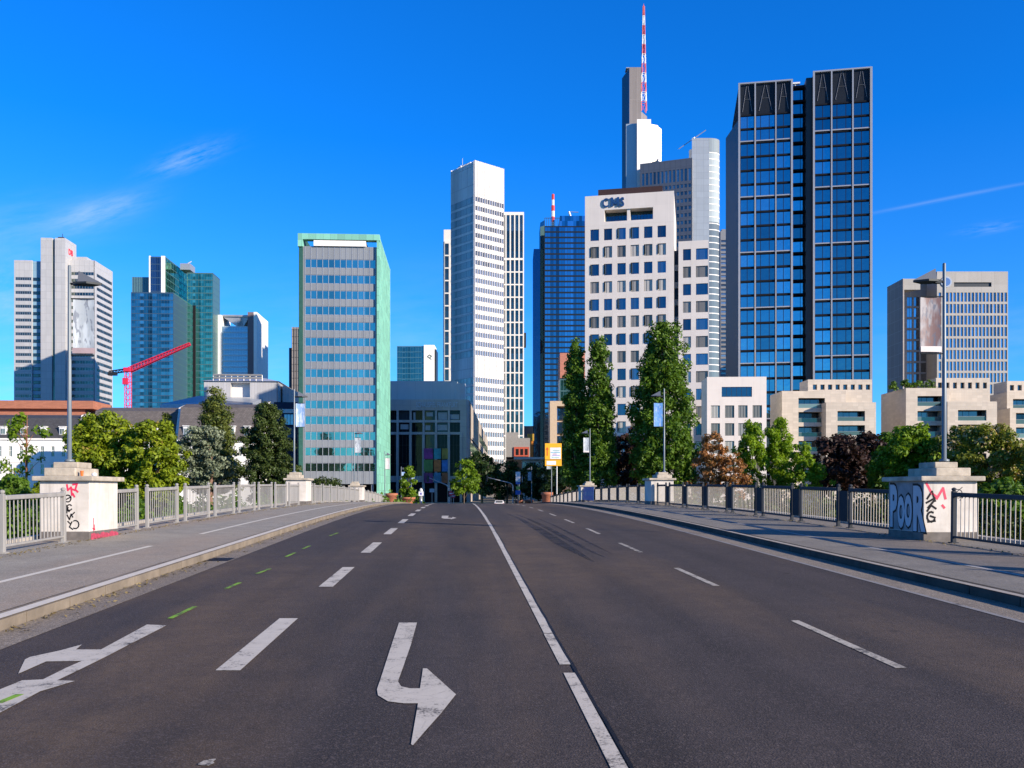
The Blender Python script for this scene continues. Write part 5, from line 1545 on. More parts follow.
mb = MB(); vs = [(B.fx(176), -14, B.fz(409)), (B.fx(262), -14, B.fz(408)), (B.fx(262), -0.7, B.fz(399)), (B.fx(200), -0.7, B.fz(396))]
vs = vs + [(x, y, z - 1.0) for x, y, z in vs]; mb.add(vs, [(0, 1, 2, 3), (7, 6, 5, 4), (0, 4, 5, 1), (1, 5, 6, 2), (2, 6, 7, 3), (3, 7, 4, 0)]); B.part(mb, 'lean_to_roof', plain('lean_roof', (0.36, 0.40, 0.46), 0.4, 0.3))
mb = MB(); mb.box(B.fx(186), B.fx(258), -13, -0.8, 0, B.fz(412)); B.part(mb, 'lean_to_wall', met)
B.done()
B = Bld('glass_annex', 'low blue glass annex squeezed beside the green tower', 'building', 274, 215, RA)
mb = MB(); mb.box(0, B.fx(297), 0, 12, 0, B.fz(402)); B.part(mb, 'wall', plain('annex_navy', (0.03, 0.04, 0.08), 0.5))
mb = MB(); mb.box(B.fx(276), B.fx(297), -0.2, -0.002, B.fz(413), B.fz(409)); B.part(mb, 'sign_band', M_white)
for p in (414, 427, 440, 453, 466): ribbon(B, ID4, B.fx(284), B.fx(297) - 0.1, B.fz(p + 11), B.fz(p), gp if p < 430 else gt, M_frame_dark, 4, 0.1, rec=-0.1)
B.done()

# ---- red tower crane
t = thing('tower_crane', 'red tower crane with a raised jib before the blue green glass tower', 'crane', (wx(128, 440), 440, GZ))
M_cr = plain('crane_red', (0.62, 0.02, 0.06), 0.5, var=0.15)
px2 = 440 / F
zt = wz(371, 440) - GZ


def lattice(mb, p0, p1, w, n, r, taper=1.0):
    p0 = Vector(p0); p1 = Vector(p1); d = (p1 - p0).normalized()
    a = Vector((0, 1, 0)); b_ = d.cross(a).normalized()
    prev = None
    for i in range(n + 1):
        f = i / n; c = p0.lerp(p1, f); ww = w * (1 + (taper - 1) * f)
        cs = [c + a * (sx * ww) + b_ * (sy * ww) for sx, sy in ((-1, -1), (1, -1), (1, 1), (-1, 1))]
        if prev:
            for k in range(4):
                mb.tube(prev[k], cs[k], r, n=5); mb.tube(prev[k], cs[(k + 1) % 4], r * 0.7, n=4)
        for k in range(4): mb.tube(cs[k], cs[(k + 1) % 4], r * 0.7, n=4)
        prev = cs


mb = MB(); lattice(mb, (0, 0, 0), (0, 0, zt), 1.2, 22, 0.17); mb.build('mast', M_cr, t)
mb = MB(); lattice(mb, (1.0, 0, zt + 0.6), ((190 - 128) * px2, 0, wz(344, 440) - GZ), 1.15, 20, 0.2, 0.5); mb.build('jib', M_cr, t)
mb = MB(); lattice(mb, (-1, 0, zt + 0.4), (-9, 0, zt - 0.8), 0.7, 5, 0.2); mb.build('counter_jib', M_dark, t)
mb = MB(); mb.box(-9.5, -5.5, -1, 1, zt - 2.2, zt - 0.6); mb.build('counterweight', M_dark, t)
mb = MB(); mb.bevbox(-1.8, 1.8, -1.6, 1.6, zt - 0.4, zt + 1.6, 0.2); mb.build('slewing_unit', M_cr, t)
mb = MB(); mb.bevbox(-1.6, 1.0, -2.9, -1.65, wz(385, 440) - GZ, wz(378.5, 440) - GZ, 0.1); mb.build('cabin', M_cr, t)

# ------------------------------------------------------------------ trees
def leaves_mesh(name, P, S, mat, nrm=None, droop=0.0):
    """one leaf-shaped face per point"""
    n = len(P)
    if nrm is None:
        nrm = RNG.normal(size=(n, 3))
    nrm = nrm / (np.linalg.norm(nrm, axis=1)[:, None] + 1e-9)
    r = RNG.normal(size=(n, 3)); a = np.cross(nrm, r); a /= (np.linalg.norm(a, axis=1)[:, None] + 1e-9)
    a[:, 2] -= droop; a /= (np.linalg.norm(a, axis=1)[:, None] + 1e-9)
    b = np.cross(nrm, a)
    s = S[:, None]
    V = np.empty((n, 4, 3))
    V[:, 0] = P - a * s; V[:, 1] = P - b * s * 0.5 + a * s * 0.1 + nrm * s * 0.12; V[:, 2] = P + a * s; V[:, 3] = P + b * s * 0.5 + a * s * 0.1 + nrm * s * 0.12
    me = bpy.data.meshes.new(name)
    me.vertices.add(n * 4); me.loops.add(n * 4); me.polygons.add(n)
    me.vertices.foreach_set('co', V.reshape(-1))
    me.loops.foreach_set('vertex_index', np.arange(n * 4, dtype=np.int32))
    me.polygons.foreach_set('loop_start', np.arange(0, n * 4, 4, dtype=np.int32))
    me.update(calc_edges=True); me.materials.append(mat)
    return me


def crown_points(n, h0, h1, prof, R, nclump, cr, squash=0.75, jitter=0.16):
    """leaf clumps through a crown; prof(t) = relative radius at height t"""
    ts = []
    while len(ts) < nclump:
        t = RNG.random()
        if RNG.random() < prof(t) ** 1.2 + 0.05: ts.append(t)
    ts = np.array(ts); ang = RNG.random(nclump) * 2 * np.pi
    rad = np.sqrt(RNG.random(nclump)) * 0.55 + 0.38 * RNG.random(nclump) + 0.05
    rr = np.array([prof(t) for t in ts]) * R
    lob = 1 + jitter * np.sin(ang * 3 + ts * 9) + jitter * RNG.normal(size=nclump) * 0.8
    C = np.stack([np.cos(ang) * rad * rr * lob, np.sin(ang) * rad * rr * lob, h0 + (h1 - h0) * ts], 1)
    cs = cr * (0.6 + 0.8 * RNG.random(nclump))
    k = RNG.choice(nclump, n, p=cs ** 2 / np.sum(cs ** 2))
    d = RNG.normal(size=(n, 3)); d /= np.linalg.norm(d, axis=1)[:, None]
    rr_ = cs[k] * (0.35 + 0.75 * RNG.random(n) ** 0.6)
    off = d * rr_[:, None]; off[:, 2] *= squash
    P = C[k] + off
    nrm = d * 0.8 + RNG.normal(size=(n, 3)) * 0.5; nrm[:, 2] += 0.35
    return P, nrm, C


def tree(name, label, px, top, bot, half, Y, prof, mat, n=5000, leaf=0.35, ncl=90, cr=0.16, trunk=0.35, base=QZ, group=None, squash=0.75, droop=0.0, lean=0.0, limbs=9, jitter=0.16, cat='tree', bark=None, trunk_frac=0.75):
    X = wx(px, Y); R = half / F * Y; zt = wz(top, Y); zb = wz(bot, Y)
    t = thing(name, label, cat, (X, Y, base), random.random() * 6.28, group)
    h0, h1 = zb - base, zt - base
    P, nrm, C = crown_points(n, h0, h1 - cr * R * 0.5, prof, R, ncl, cr * R, squash, jitter)
    S = leaf * (0.6 + 0.8 * RNG.random(n))
    link('crown', leaves_mesh('crown', P, S, mat, nrm, droop), t)
    mb = MB(); hh = h0 + (h1 - h0) * trunk_frac; pts = []; r = []
    for i in range(7):
        f = i / 6; pts.append((0.12 * R * math.sin(f * 3 + px) * f * 0.5, 0.1 * R * math.cos(f * 2.3 + px) * f * 0.5, hh * f)); r.append(trunk * (1 - 0.82 * f) * (1.25 if i == 0 else 1))
    mb.path(pts, r, 8)
    idx = RNG.choice(len(C), min(limbs, len(C)), replace=False)
    for i in idx:
        c = C[i]; f = min(0.95, max(0.15, (c[2] - 0.25 * (h1 - h0)) / max(hh, 0.1)))
        k = min(5, int(f * 6)); g = f * 6 - k
        s_ = Vector(pts[k]).lerp(Vector(pts[k + 1]), g)
        m_ = s_.lerp(Vector(c), 0.55) + Vector((0, 0, 0.08 * R)); rr_ = trunk * 0.42 * (1 - 0.6 * f)
        mb.tube(s_, m_, rr_, rr_ * 0.6, 6); mb.tube(m_, Vector(c), rr_ * 0.6, rr_ * 0.2, 6)
    mb.build('trunk', bark or M_bark, t)
    return t


rnd = lambda t: max(0.05, math.sin(math.pi * min(1, max(0, (t * 0.86 + 0.10)))) ** 0.55)
pop = lambda t: max(0.14, (min(1, t / 0.12) ** 0.6) * (1 - t) ** 0.33 * 1.0)
cone = lambda t: max(0.03, (1 - t) ** 0.62 * min(1, (t + 0.06) / 0.12))
egg = lambda t: max(0.05, math.sin(math.pi * (t * 0.80 + 0.17)) ** 0.6)
bushp = lambda t: max(0.08, (1 - t ** 2.2) ** 0.6)

L_chest = leafmat('leaf_chestnut', (0.06, 0.11, 0.008), (0.27, 0.34, 0.013), 0.35, (0.24, 0.17, 0.04))
L_dark = leafmat('leaf_holly', (0.016, 0.038, 0.009), (0.062, 0.09, 0.016), 0.15)
L_conif = leafmat('leaf_conifer', (0.03, 0.06, 0.012), (0.12, 0.14, 0.022), 0.15)
L_cedar = leafmat('leaf_cedar', (0.09, 0.12, 0.075), (0.22, 0.26, 0.17), 0.15)
L_pop = leafmat('leaf_poplar', (0.03, 0.085, 0.010), (0.13, 0.23, 0.020), 0.35)
L_bam = leafmat('leaf_willow', (0.09, 0.19, 0.010), (0.27, 0.40, 0.018), 0.45)
L_purple = leafmat('leaf_copper_beech', (0.012, 0.008, 0.008), (0.06, 0.028, 0.022), 0.2)
L_rust = leafmat('leaf_rust', (0.13, 0.09, 0.025), (0.40, 0.17, 0.06), 0.3)
L_fresh = leafmat('leaf_fresh', (0.055, 0.13, 0.010), (0.19, 0.30, 0.015), 0.45)
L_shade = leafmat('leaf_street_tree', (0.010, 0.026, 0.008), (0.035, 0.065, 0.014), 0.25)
L_blossom = leafmat('leaf_horse_chestnut', (0.06, 0.10, 0.010), (0.22, 0.25, 0.03), 0.35, (0.62, 0.47, 0.25), 0.70, 0.78)
L_chest2 = leafmat('leaf_green_chestnut', (0.055, 0.13, 0.010), (0.21, 0.34, 0.015), 0.4)

tree('chestnut_tree', 'round yellow green chestnut nearest the scrawled lamp pedestal', 106, 412, 508, 44, 116, rnd, L_chest, 26000, 0.26, 260, 0.16, 0.4)
tree('chestnut_tree', 'second round chestnut beside the blue cedar', 152, 421, 508, 36, 112, rnd, L_chest, 21000, 0.25, 220, 0.16, 0.4)
tree('young_tree', 'thin sparse young tree in front of the long white house', 26, 412, 478, 22, 118, egg, L_fresh, 700, 0.28, 30, 0.22, 0.22, limbs=18, bark=plain('red_bark', (0.20, 0.08, 0.04), 0.8, var=0.3, scale=3), trunk_frac=0.95)
tree('slender_tree', 'slender dark green tree between chestnut and cedar', 166, 411, 450, 9, 140, cone, L_conif, 1800, 0.3, 40, 0.4, 0.2)
tree('conifer', 'pointed dark conifer rising in front of the grey metal hall', 215, 386, 492, 31, 135, cone, L_conif, 30000, 0.19, 420, 0.20, 0.35, squash=0.5, jitter=0.06)
ced = [(206, 427, 444, 20), (190, 440, 458, 19), (212, 446, 466, 22), (188, 458, 486, 30), (224, 462, 490, 24)]
X = wx(208, 125); t = thing('cedar_tree', 'blue grey cedar with layered flat boughs before the mansard house', 'tree', (X, 125, QZ), 0)
for (p, a, b_, hw) in ced:
    n = 2200; Rr = hw / F * 125
    P, nrm, C = crown_points(n, wz(b_, 125) - QZ, wz(a, 125) - QZ, lambda q: max(0.1, math.sin(math.pi * (q * .8 + .15)) ** .6), Rr, 45, 0.22 * Rr, 0.5)
    P[:, 0] += wx(p, 125) - X
    link('bough', leaves_mesh('bough', P, 0.20 * (0.6 + 0.8 * RNG.random(n)), L_cedar, nrm), t)
mb = MB(); mb.path([(0, 0, 0), (0.4, 0, 3), (0.2, 0, 6), (1.0, 0, 9.5)], [0.5, 0.4, 0.3, 0.1], 8)
for (p, a, b_, hw) in ced: mb.tube((0.3, 0, wz(b_, 125) - QZ - 1.2), (wx(p, 125) - X, 0, wz((a + b_) / 2, 125) - QZ), 0.2, 0.06, 6)
mb.build('trunk', plain('cedar_bark', (0.20, 0.12, 0.09), 0.9, var=0.3, scale=3), t)
tree('yew_tree', 'dense dark oval evergreen in front of the blue glass annex', 268, 402, 500, 27, 125, egg, L_dark, 36000, 0.17, 420, 0.15, 0.4)

tree('poplar_tree', 'nearer of the twin poplars, left column of the pair by the detour sign', 576, 338, 490, 18, 132, pop, L_pop, 15000, 0.24, 330, 0.20, 0.35, squash=1.2, jitter=0.07)
tree('poplar_tree', 'twin poplar column directly against the white stone tower windows', 599, 336, 494, 20, 130, pop, L_pop, 17000, 0.24, 360, 0.20, 0.35, squash=1.2, jitter=0.07)
tree('poplar_tree', 'tallest and widest poplar behind the blue bannered lamp', 664, 322, 494, 40, 128, pop, L_pop, 38000, 0.25, 520, 0.13, 0.45, squash=1.1, jitter=0.07)
tree('copper_beech', 'purple black beech in the shade between the poplars', 622, 434, 492, 22, 138, rnd, L_purple, 4500, 0.32, 70, 0.2, 0.3)
tree('copper_beech', 'dark beech hiding the foot of the tallest poplar', 640, 410, 492, 16, 140, egg, L_purple, 3600, 0.32, 60, 0.25, 0.3)
tree('maple_tree', 'rust coloured maple right of the tallest poplar', 712, 432, 496, 23, 116, egg, L_rust, 7000, 0.18, 130, 0.15, 0.22)
tree('small_maple', 'small rust tinged maple between the maple and the willows', 733, 452, 498, 17, 114, egg, L_rust, 2600, 0.18, 60, 0.2, 0.18)
tree('willow_tree', 'feathery bright green willow before the white riverside block', 752, 420, 490, 16, 122, egg, L_bam, 8000, 0.19, 80, 0.22, 0.2, squash=1.2, droop=0.5)
tree('willow_tree', 'taller feathery green willow at the corner of the pale flats', 778, 416, 490, 17, 124, egg, L_bam, 10000, 0.19, 90, 0.22, 0.2, squash=1.2, droop=0.5)
tree('willow_tree', 'low spreading light green willow at the foot of the purple beech', 804, 440, 490, 22, 118, bushp, L_bam, 6000, 0.19, 70, 0.2, 0.18, droop=0.4)
tree('copper_beech', 'broad purple beech below the pale travertine flats', 838, 434, 490, 30, 132, rnd, L_purple, 8000, 0.32, 110, 0.2, 0.4)
tree('copper_beech', 'dark purple beech behind the green chestnut', 872, 432, 490, 26, 136, rnd, L_purple, 6000, 0.32, 90, 0.2, 0.4)
tree('chestnut_tree', 'bright green chestnut behind the POOR pedestal', 912, 425, 506, 37, 112, rnd, L_chest2, 19000, 0.26, 200, 0.16, 0.35)
tree('chestnut_tree', 'dark green chestnut between bright chestnut and purple beech', 890, 434, 494, 26, 122, rnd, L_pop, 6000, 0.32, 90, 0.2, 0.35)
tree('horse_chestnut', 'horse chestnut with cream blossom beside the rose bannered lamp', 990, 424, 514, 46, 98, rnd, L_blossom, 22000, 0.22, 240, 0.15, 0.35)
tree('horse_chestnut', 'dark horse chestnut behind the rose bannered lamp pole', 955, 426, 500, 26, 108, rnd, L_blossom, 8000, 0.22, 110, 0.2, 0.3)
tree('horse_chestnut', 'horse chestnut at the photo edge behind the nearest dark rails', 1052, 430, 505, 36, 90, rnd, L_blossom, 7000, 0.27, 100, 0.2, 0.3)
# street trees beyond the crest
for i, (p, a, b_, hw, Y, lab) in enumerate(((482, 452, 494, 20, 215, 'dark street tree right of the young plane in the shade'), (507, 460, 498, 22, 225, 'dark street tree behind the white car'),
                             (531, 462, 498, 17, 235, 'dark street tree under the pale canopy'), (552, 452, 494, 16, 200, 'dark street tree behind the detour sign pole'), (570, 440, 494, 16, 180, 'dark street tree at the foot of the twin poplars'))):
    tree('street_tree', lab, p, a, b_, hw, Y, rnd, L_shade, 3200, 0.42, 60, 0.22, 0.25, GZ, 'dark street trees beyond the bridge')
tree('plane_tree', 'young bright green plane tree by the traffic masts', 464, 458, 494, 15, 165, egg, L_fresh, 2000, 0.30, 40, 0.26, 0.12, GZ, trunk_frac=0.7)
# shrubs
for (p, a, b_, hw, Y, mt, lab) in ((12, 470, 505, 22, 100, L_pop, 'green shrub at the foot of the thin young tree'), (50, 474, 505, 18, 96, L_chest, 'olive shrub behind the scrawled pedestal'),
                                  (325, 476, 492, 20, 150, L_dark, 'dark low shrub in front of the green tower entrance'), (300, 482, 492, 12, 140, L_dark, 'small dark shrub beside the second pale pedestal'),
                                  (1000, 478, 512, 30, 60, L_pop, 'green shrub seen through the nearest dark rails')):
    tree('shrub', lab, p, a, b_, hw, Y, bushp, mt, 2600, 0.24, 60, 0.22, 0.1, QZ if Y > 90 else -7.5, cat='shrub', limbs=5)
for (p, a, b_, hw) in ((893, 380, 389, 6), (905, 379, 388, 6), (917, 378, 388, 7), (930, 379, 388, 6)):
    t = tree('terrace_shrub', 'small green shrub on the roof terrace of the travertine flats', p, a, b_, hw, 187, bushp, L_pop, 350, 0.22, 16, 0.3, 0.05, wz(388.6, 187), 'shrubs on the roof terrace', cat='shrub', limbs=3)
# low planting along both quays
def undergrowth(x0, x1, y0, y1, h, n, mat):
    P = np.stack([x0 + (x1 - x0) * RNG.random(n), y0 + (y1 - y0) * RNG.random(n), np.zeros(n)], 1)
    hh = h * (0.55 + 0.45 * np.sin(P[:, 0] * 0.9) * np.sin(P[:, 0] * 0.37 + P[:, 1] * 0.5))
    P[:, 2] = QZ + hh * RNG.random(n) ** 0.6
    o = link('undergrowth', leaves_mesh('undergrowth', P, 0.28 * (0.6 + 0.8 * RNG.random(n)), mat)); o['kind'] = 'stuff'
undergrowth(-85, -12, 94, 112, 5.6, 30000, L_pop)
undergrowth(-85, -14, 138, 149, 6.0, 16000, L_pop)
undergrowth(10, 95, 94, 112, 5.6, 32000, L_dark)
undergrowth(10, 105, 138, 149, 7.0, 22000, L_dark)

# dry leaves and grit blown against the railing feet and kerbs
n = 2600
Ys = 10 + 60 * RNG.random(n) ** 1.3; side_ = RNG.random(n)
us = np.where(side_ < 0.5, -9.2 + 0.22 * np.abs(RNG.normal(size=n)), np.where(side_ < 0.75, 11.45 - 0.22 * np.abs(RNG.normal(size=n)), UL + 0.04 + 0.16 * np.abs(RNG.normal(size=n))))
zz_ = np.array([zr(y) for y in Ys]) + np.where(us < -5.25, KERB, np.where(us > 8, KERB, 0.006)) + 0.012
nn_ = np.tile(np.array([[0, 0, 1.0]]), (n, 1)) + 0.35 * RNG.normal(size=(n, 3))
o = link('leaf_litter', leaves_mesh('leaf_litter', np.stack([us - 0.0578 * Ys, Ys, zz_], 1), 0.018 + 0.03 * RNG.random(n), leafmat('dry_leaf', (0.10, 0.07, 0.03), (0.30, 0.24, 0.12), 0.1), nn_)); o['kind'] = 'stuff'

# ------------------------------------------------------------------ street furniture beyond the crest
terra = plain('terracotta', (0.36, 0.13, 0.07), 0.8, var=0.25, scale=3)


def planter(label, px, Y, w, h, treeish=None):
    z = zr(Y) + KERB if Y < 155 else GZ
    t = thing('planter', label, 'planter', (wx(px, Y), Y, z), RA)
    b = MB(); b.lathe([(w * 0.36, 0), (w * 0.40, 0.1), (w * 0.46, h * 0.8), (w * 0.54, h * 0.82), (w * 0.54, h), (w * 0.44, h), (w * 0.42, h - 0.15)], 18); b.build('pot', terra, t, True)
    b = MB(); b.lathe([(w * 0.43, 0), (w * 0.43, 0.05)], 14, (0, 0, h - 0.2)); b.build('soil', plain('soil', (0.05, 0.035, 0.02), 0.9), t)
    return t, z


t, z = planter('large terracotta planter holding the bright columnar tree', 408, 124, 1.9, 1.35)
tree('columnar_tree', 'bright green columnar tree growing in the large terracotta planter', 408, 465, 499, 8.5, 124, egg, L_fresh, 1700, 0.2, 45, 0.3, 0.06, z + 1.1)
planter('terracotta planter beside the copper green flank of the tower', 391, 121, 1.7, 1.8)
for px, Y, lab in ((519, 150, 'terracotta planter under the tall blue sign'), (529, 152, 'terracotta planter right of the tall blue sign'), (547, 120, 'terracotta planter at the end of the dark rails beside the detour sign')):
    planter(lab, px, Y, 1.5, 1.6 if px < 540 else 1.9)

# lit column with white box sign
Y = 124; t = thing('advertising_column', 'stubby grey column with a white box sign and round cap', 'column', (wx(421, Y), Y, zr(Y)), RA)
b = MB(); b.lathe([(0.2, 0), (0.2, 1.65)], 16); b.build('shaft', M_frame_alu, t, True)
b = MB(); b.bevbox(-0.34, 0.34, -0.22, 0.22, 1.65, 2.27, 0.04); b.build('box_sign', plain('sign_white', (0.62, 0.62, 0.66), 0.5), t)
b = MB(); b.box(-0.12, 0.12, -0.24, -0.222, 1.82, 2.1); b.build('sign_mark', plain('mark_violet', (0.12, 0.10, 0.35), 0.5), t)
b = MB(); b.lathe([(0.25, 0), (0.24, 0.2), (0.16, 0.38), (0.03, 0.45)], 16, (0, 0, 2.272)); b.build('cap', plain('cap_white', (0.6, 0.6, 0.58), 0.5), t, True)


def mast(label, px, top, ax, ay, Y, bend):
    z = GZ if Y > 150 else zr(Y)
    x0 = wx(px, Y); t = thing('traffic_light_mast', label, 'traffic light', (x0, Y, z))
    h = wz(top, Y) - z; ex = wx(ax, Y) - x0; ez = wz(ay, Y) - z
    b = MB(); b.path([(0, 0, 0), (0, 0, h - 0.5), (math.copysign(0.12, ex), 0, h - 0.1), (math.copysign(0.5, ex), 0, h + (ez - h) * 0.15), (ex, 0, ez)], [0.13, 0.11, 0.1, 0.09, 0.06], 8); b.build('pole', M_steel, t)
    for xx, zz in ((ex, ez), (0.0, 3.0)):
        b = MB(); b.bevbox(xx - 0.17, xx + 0.17, -0.32, -0.12, zz - 0.75, zz + 0.25, 0.03); h_ = b.build('signal_head', M_dark, t)
        for k in range(3):
            q = MB(); q.tube((xx, -0.40, zz + 0.08 - 0.32 * k), (xx, -0.325, zz + 0.08 - 0.32 * k), 0.11, n=12); q.build('signal_lens', plain('lens_dark', (0.05, 0.045, 0.04), 0.3), h_)
    return t


mast('traffic light mast with a sloping arm reaching over the theatre front', 449, 486, 428, 477.5, 150, 0)
mast('traffic light mast with a level arm over the white car', 513, 484, 487, 477.3, 150, 0)


def road_sign(label, px, Y, top, disc, z0=None):
    z = GZ if Y > 150 else zr(Y)
    t = thing('road_sign', label, 'road sign', (wx(px, Y), Y, z)); h = wz(top, Y) - z
    b = MB(); b.tube((0, 0, 0), (0, 0, h), 0.04); b.build('pole', M_steel, t)
    for k, (kind, c, zz) in enumerate(disc):
        zz = wz(zz, Y) - z; b = MB()
        if kind == 'disc':
            b.tube((0, -0.08, zz), (0, -0.05, zz), 0.36, n=24); o = b.build('sign_face', c, t)
            q = MB(); q.box(-0.25, 0.25, -0.095, -0.082, zz - 0.06, zz + 0.06); q.build('bar', M_frame_white, o)
        else:
            w, h2 = kind; b.bevbox(-w / 2, w / 2, -0.09, -0.05, zz - h2 / 2, zz + h2 / 2, 0.01); b.build('sign_face', c, t)
    return t


redm = plain('sign_disc_red', (0.55, 0.02, 0.04), 0.5); bluem = plain('sign_panel_blue', (0.02, 0.10, 0.42), 0.5); whm = plain('sign_panel_white', (0.72, 0.72, 0.74), 0.5); yelm = plain('sign_panel_yellow', (0.55, 0.5, 0.06), 0.5)
road_sign('red no entry sign on a thin pole by the first traffic mast', 451, 145, 488.5, [('disc', redm, 493.5)])
road_sign('second smaller no entry sign pole by the plane tree', 453.5, 152, 491, [('disc', redm, 496)])
road_sign('tall pole of blue white and yellow signs beside the traffic mast', 518, 146, 472, [((0.75, 1.7), whm, 477), ((0.75, 0.4), bluem, 483), ((0.6, 0.5), yelm, 488), ((0.85, 0.7), bluem, 492.5)])
road_sign('pale sign on a thin pole before the theatre foyer', 432, 150, 488, [((0.8, 0.6), plain('sign_grey', (0.4, 0.42, 0.45), 0.5), 490.5)])

# yellow detour sign
Y = 112; z = zr(Y) + KERB
t = thing('detour_sign', 'large yellow detour sign with a white map panel on a thin pole', 'road sign', (wx(553.5, Y), Y, z), 0)
z0, z1 = wz(466, Y) - z, wz(443.3, Y) - z
yel = plain('detour_yellow', (0.80, 0.40, 0.01), 0.5, var=0.05)
b = MB(); b.bevbox(-1.07, 1.0, -0.06, 0, z0, z1, 0.02); b.build('panel', yel, t)
hh = z1 - z0
b = MB(); b.box(-0.42, 0.9, -0.068, -0.0605, z0 + hh * 0.31, z1 - hh * 0.19); mp = b.build('map_panel', whm, t)
for zz, w0, w1, c in ((0.68, -0.1, 0.75, (0.25, 0.45, 0.42)), (0.60, -0.35, 0.8, (0.15, 0.42, 0.50)), (0.53, -0.1, 0.4, (0.5, 0.3, 0.35)), (0.47, -0.15, 0.78, (0.30, 0.25, 0.50)), (0.38, -0.2, 0.7, (0.3, 0.5, 0.4))):
    b = MB(); b.box(w0, w1, -0.074, -0.0685, z0 + hh * zz - 0.05, z0 + hh * zz + 0.05); b.build('route_line', plain('route_%d' % int(zz * 100), c, 0.5), mp)
b = MB(); b.box(-0.85, -0.72, -0.068, -0.0605, z0 + hh * 0.45, z0 + hh * 0.78); b.add([(-0.98, -0.066, z0 + hh * .72), (-0.59, -0.066, z0 + hh * .72), (-0.785, -0.066, z0 + hh * .84)], [(0, 1, 2)]); b.build('arrow', plain('arrow_red', (0.55, 0.08, 0.01), 0.5), t)
b = MB(); b.box(-1.05, 0.98, -0.066, -0.0605, z0 + hh * 0.265, z0 + hh * 0.29); b.build('rule', plain('rule_brown', (0.25, 0.12, 0.01), 0.5), t)
b = MB(); b.box(-0.85, 0.3, -0.068, -0.0605, z0 + hh * 0.05, z0 + hh * 0.22); b.build('name_panel', whm, t)
b = MB(); b.tube((0.42, 0.09, 0), (0.42, 0.09, z1 - 0.3), 0.08); b.build('pole', M_steel, t)

# parked white car
Y = 168; t = thing('parked_car', 'small white car with red tail lights beyond the crest', 'car', (wx(499, Y), Y, GZ), RA)
cw = plain('car_white', (0.75, 0.75, 0.76), 0.3, var=0.02)
side = [(-2.1, 0.35), (-2.12, 0.75), (-1.95, 0.98), (-1.6, 1.05), (-1.2, 1.45), (0.35, 1.47), (1.05, 1.02), (1.95, 0.88), (2.1, 0.6), (2.1, 0.35)]
b = MB(); n = len(side)
vs = [(-0.86, y, zz) for y, zz in side] + [(-0.66 if zz > 1.2 else -0.86, y, zz) for y, zz in side]
prof_l = [(-0.70 if zz > 1.2 else -0.88, y, zz) for y, zz in side]; prof_r = [(0.70 if zz > 1.2 else 0.88, y, zz) for y, zz in side]
b.add(prof_l + prof_r, [tuple(range(n)), tuple(range(2 * n - 1, n - 1, -1))] + [(i, n + i, n + (i + 1) % n, (i + 1) % n) for i in range(n)]); b.build('body', cw, t)
b = MB(); b.add([(-0.66, -1.66, 1.10), (0.66, -1.66, 1.10), (0.60, -1.28, 1.42), (-0.60, -1.28, 1.42)], [(0, 1, 2, 3)], T(0, -0.03, 0)); b.build('rear_window', gdk, t)
for sx in (-1, 1):
    b = MB(); b.bevbox(sx * 0.72 - 0.13, sx * 0.72 + 0.13, -2.14, -2.0, 0.72, 0.95, 0.02); b.build('tail_light', plain('tail_red', (0.6, 0.02, 0.02), 0.3), t)
    for yy in (-1.3, 1.3):
        b = MB(); b.tube((sx * 0.72, yy, 0.32), (sx * 0.90, yy, 0.32), 0.32, n=20); w_ = b.build('wheel', plain('tyre', (0.015, 0.015, 0.016), 0.8), t)
        b = MB(); b.tube((sx * 0.90, yy, 0.32), (sx * 0.91, yy, 0.32), 0.2, n=16); b.build('rim', M_frame_alu, w_)

# ------------------------------------------------------------------ world, sun, camera
SUN_EL = math.radians(19.0)
sd = Vector((0.83, -0.56, 0)); sd.normalize()
w = bpy.data.worlds.new('World'); sc.world = w; w.use_nodes = True
nt = w.node_tree; nt.nodes.clear()
sky = N(nt, 'ShaderNodeTexSky', sky_type='NISHITA'); sky.sun_disc = False
sky.sun_elevation = SUN_EL; sky.sun_rotation = math.atan2(sd.x, sd.y)
sky.air_density = 1.0; sky.dust_density = 0.1; sky.ozone_density = 6.0; sky.altitude = 100
hs = N(nt, 'ShaderNodeHueSaturation'); hs.inputs['Saturation'].default_value = 1.0; L(nt, sky.outputs[0], hs.inputs['Color'])
# thin cirrus and one old contrail, laid out on the sky's own directions
tc = N(nt, 'ShaderNodeTexCoord').outputs['Generated']
sp = N(nt, 'ShaderNodeSeparateXYZ'); L(nt, tc, sp.inputs[0])
yy = math_(nt, 'MAXIMUM', sp.outputs[1], 0.05)
# the clear band of sky over the city is a deep saturated blue; overhead and round the sun it is dimmer and more neutral
band = ramp(nt, sp.outputs[2], [(0.50, 1.0), (0.76, 0.0)])
low = mixc(nt, ramp(nt, sp.outputs[2], [(0.0, 0.0), (0.36, 1.0)]), (0.30, 0.66, 0.98), (0.035, 0.56, 1.06))
tint = mixc(nt, band, (0.25, 0.29, 0.32), low)
pol = mixc(nt, 1.0, hs.outputs[0], tint, 'MULTIPLY')
A = math_(nt, 'DIVIDE', sp.outputs[0], yy); E = math_(nt, 'DIVIDE', sp.outputs[2], yy)


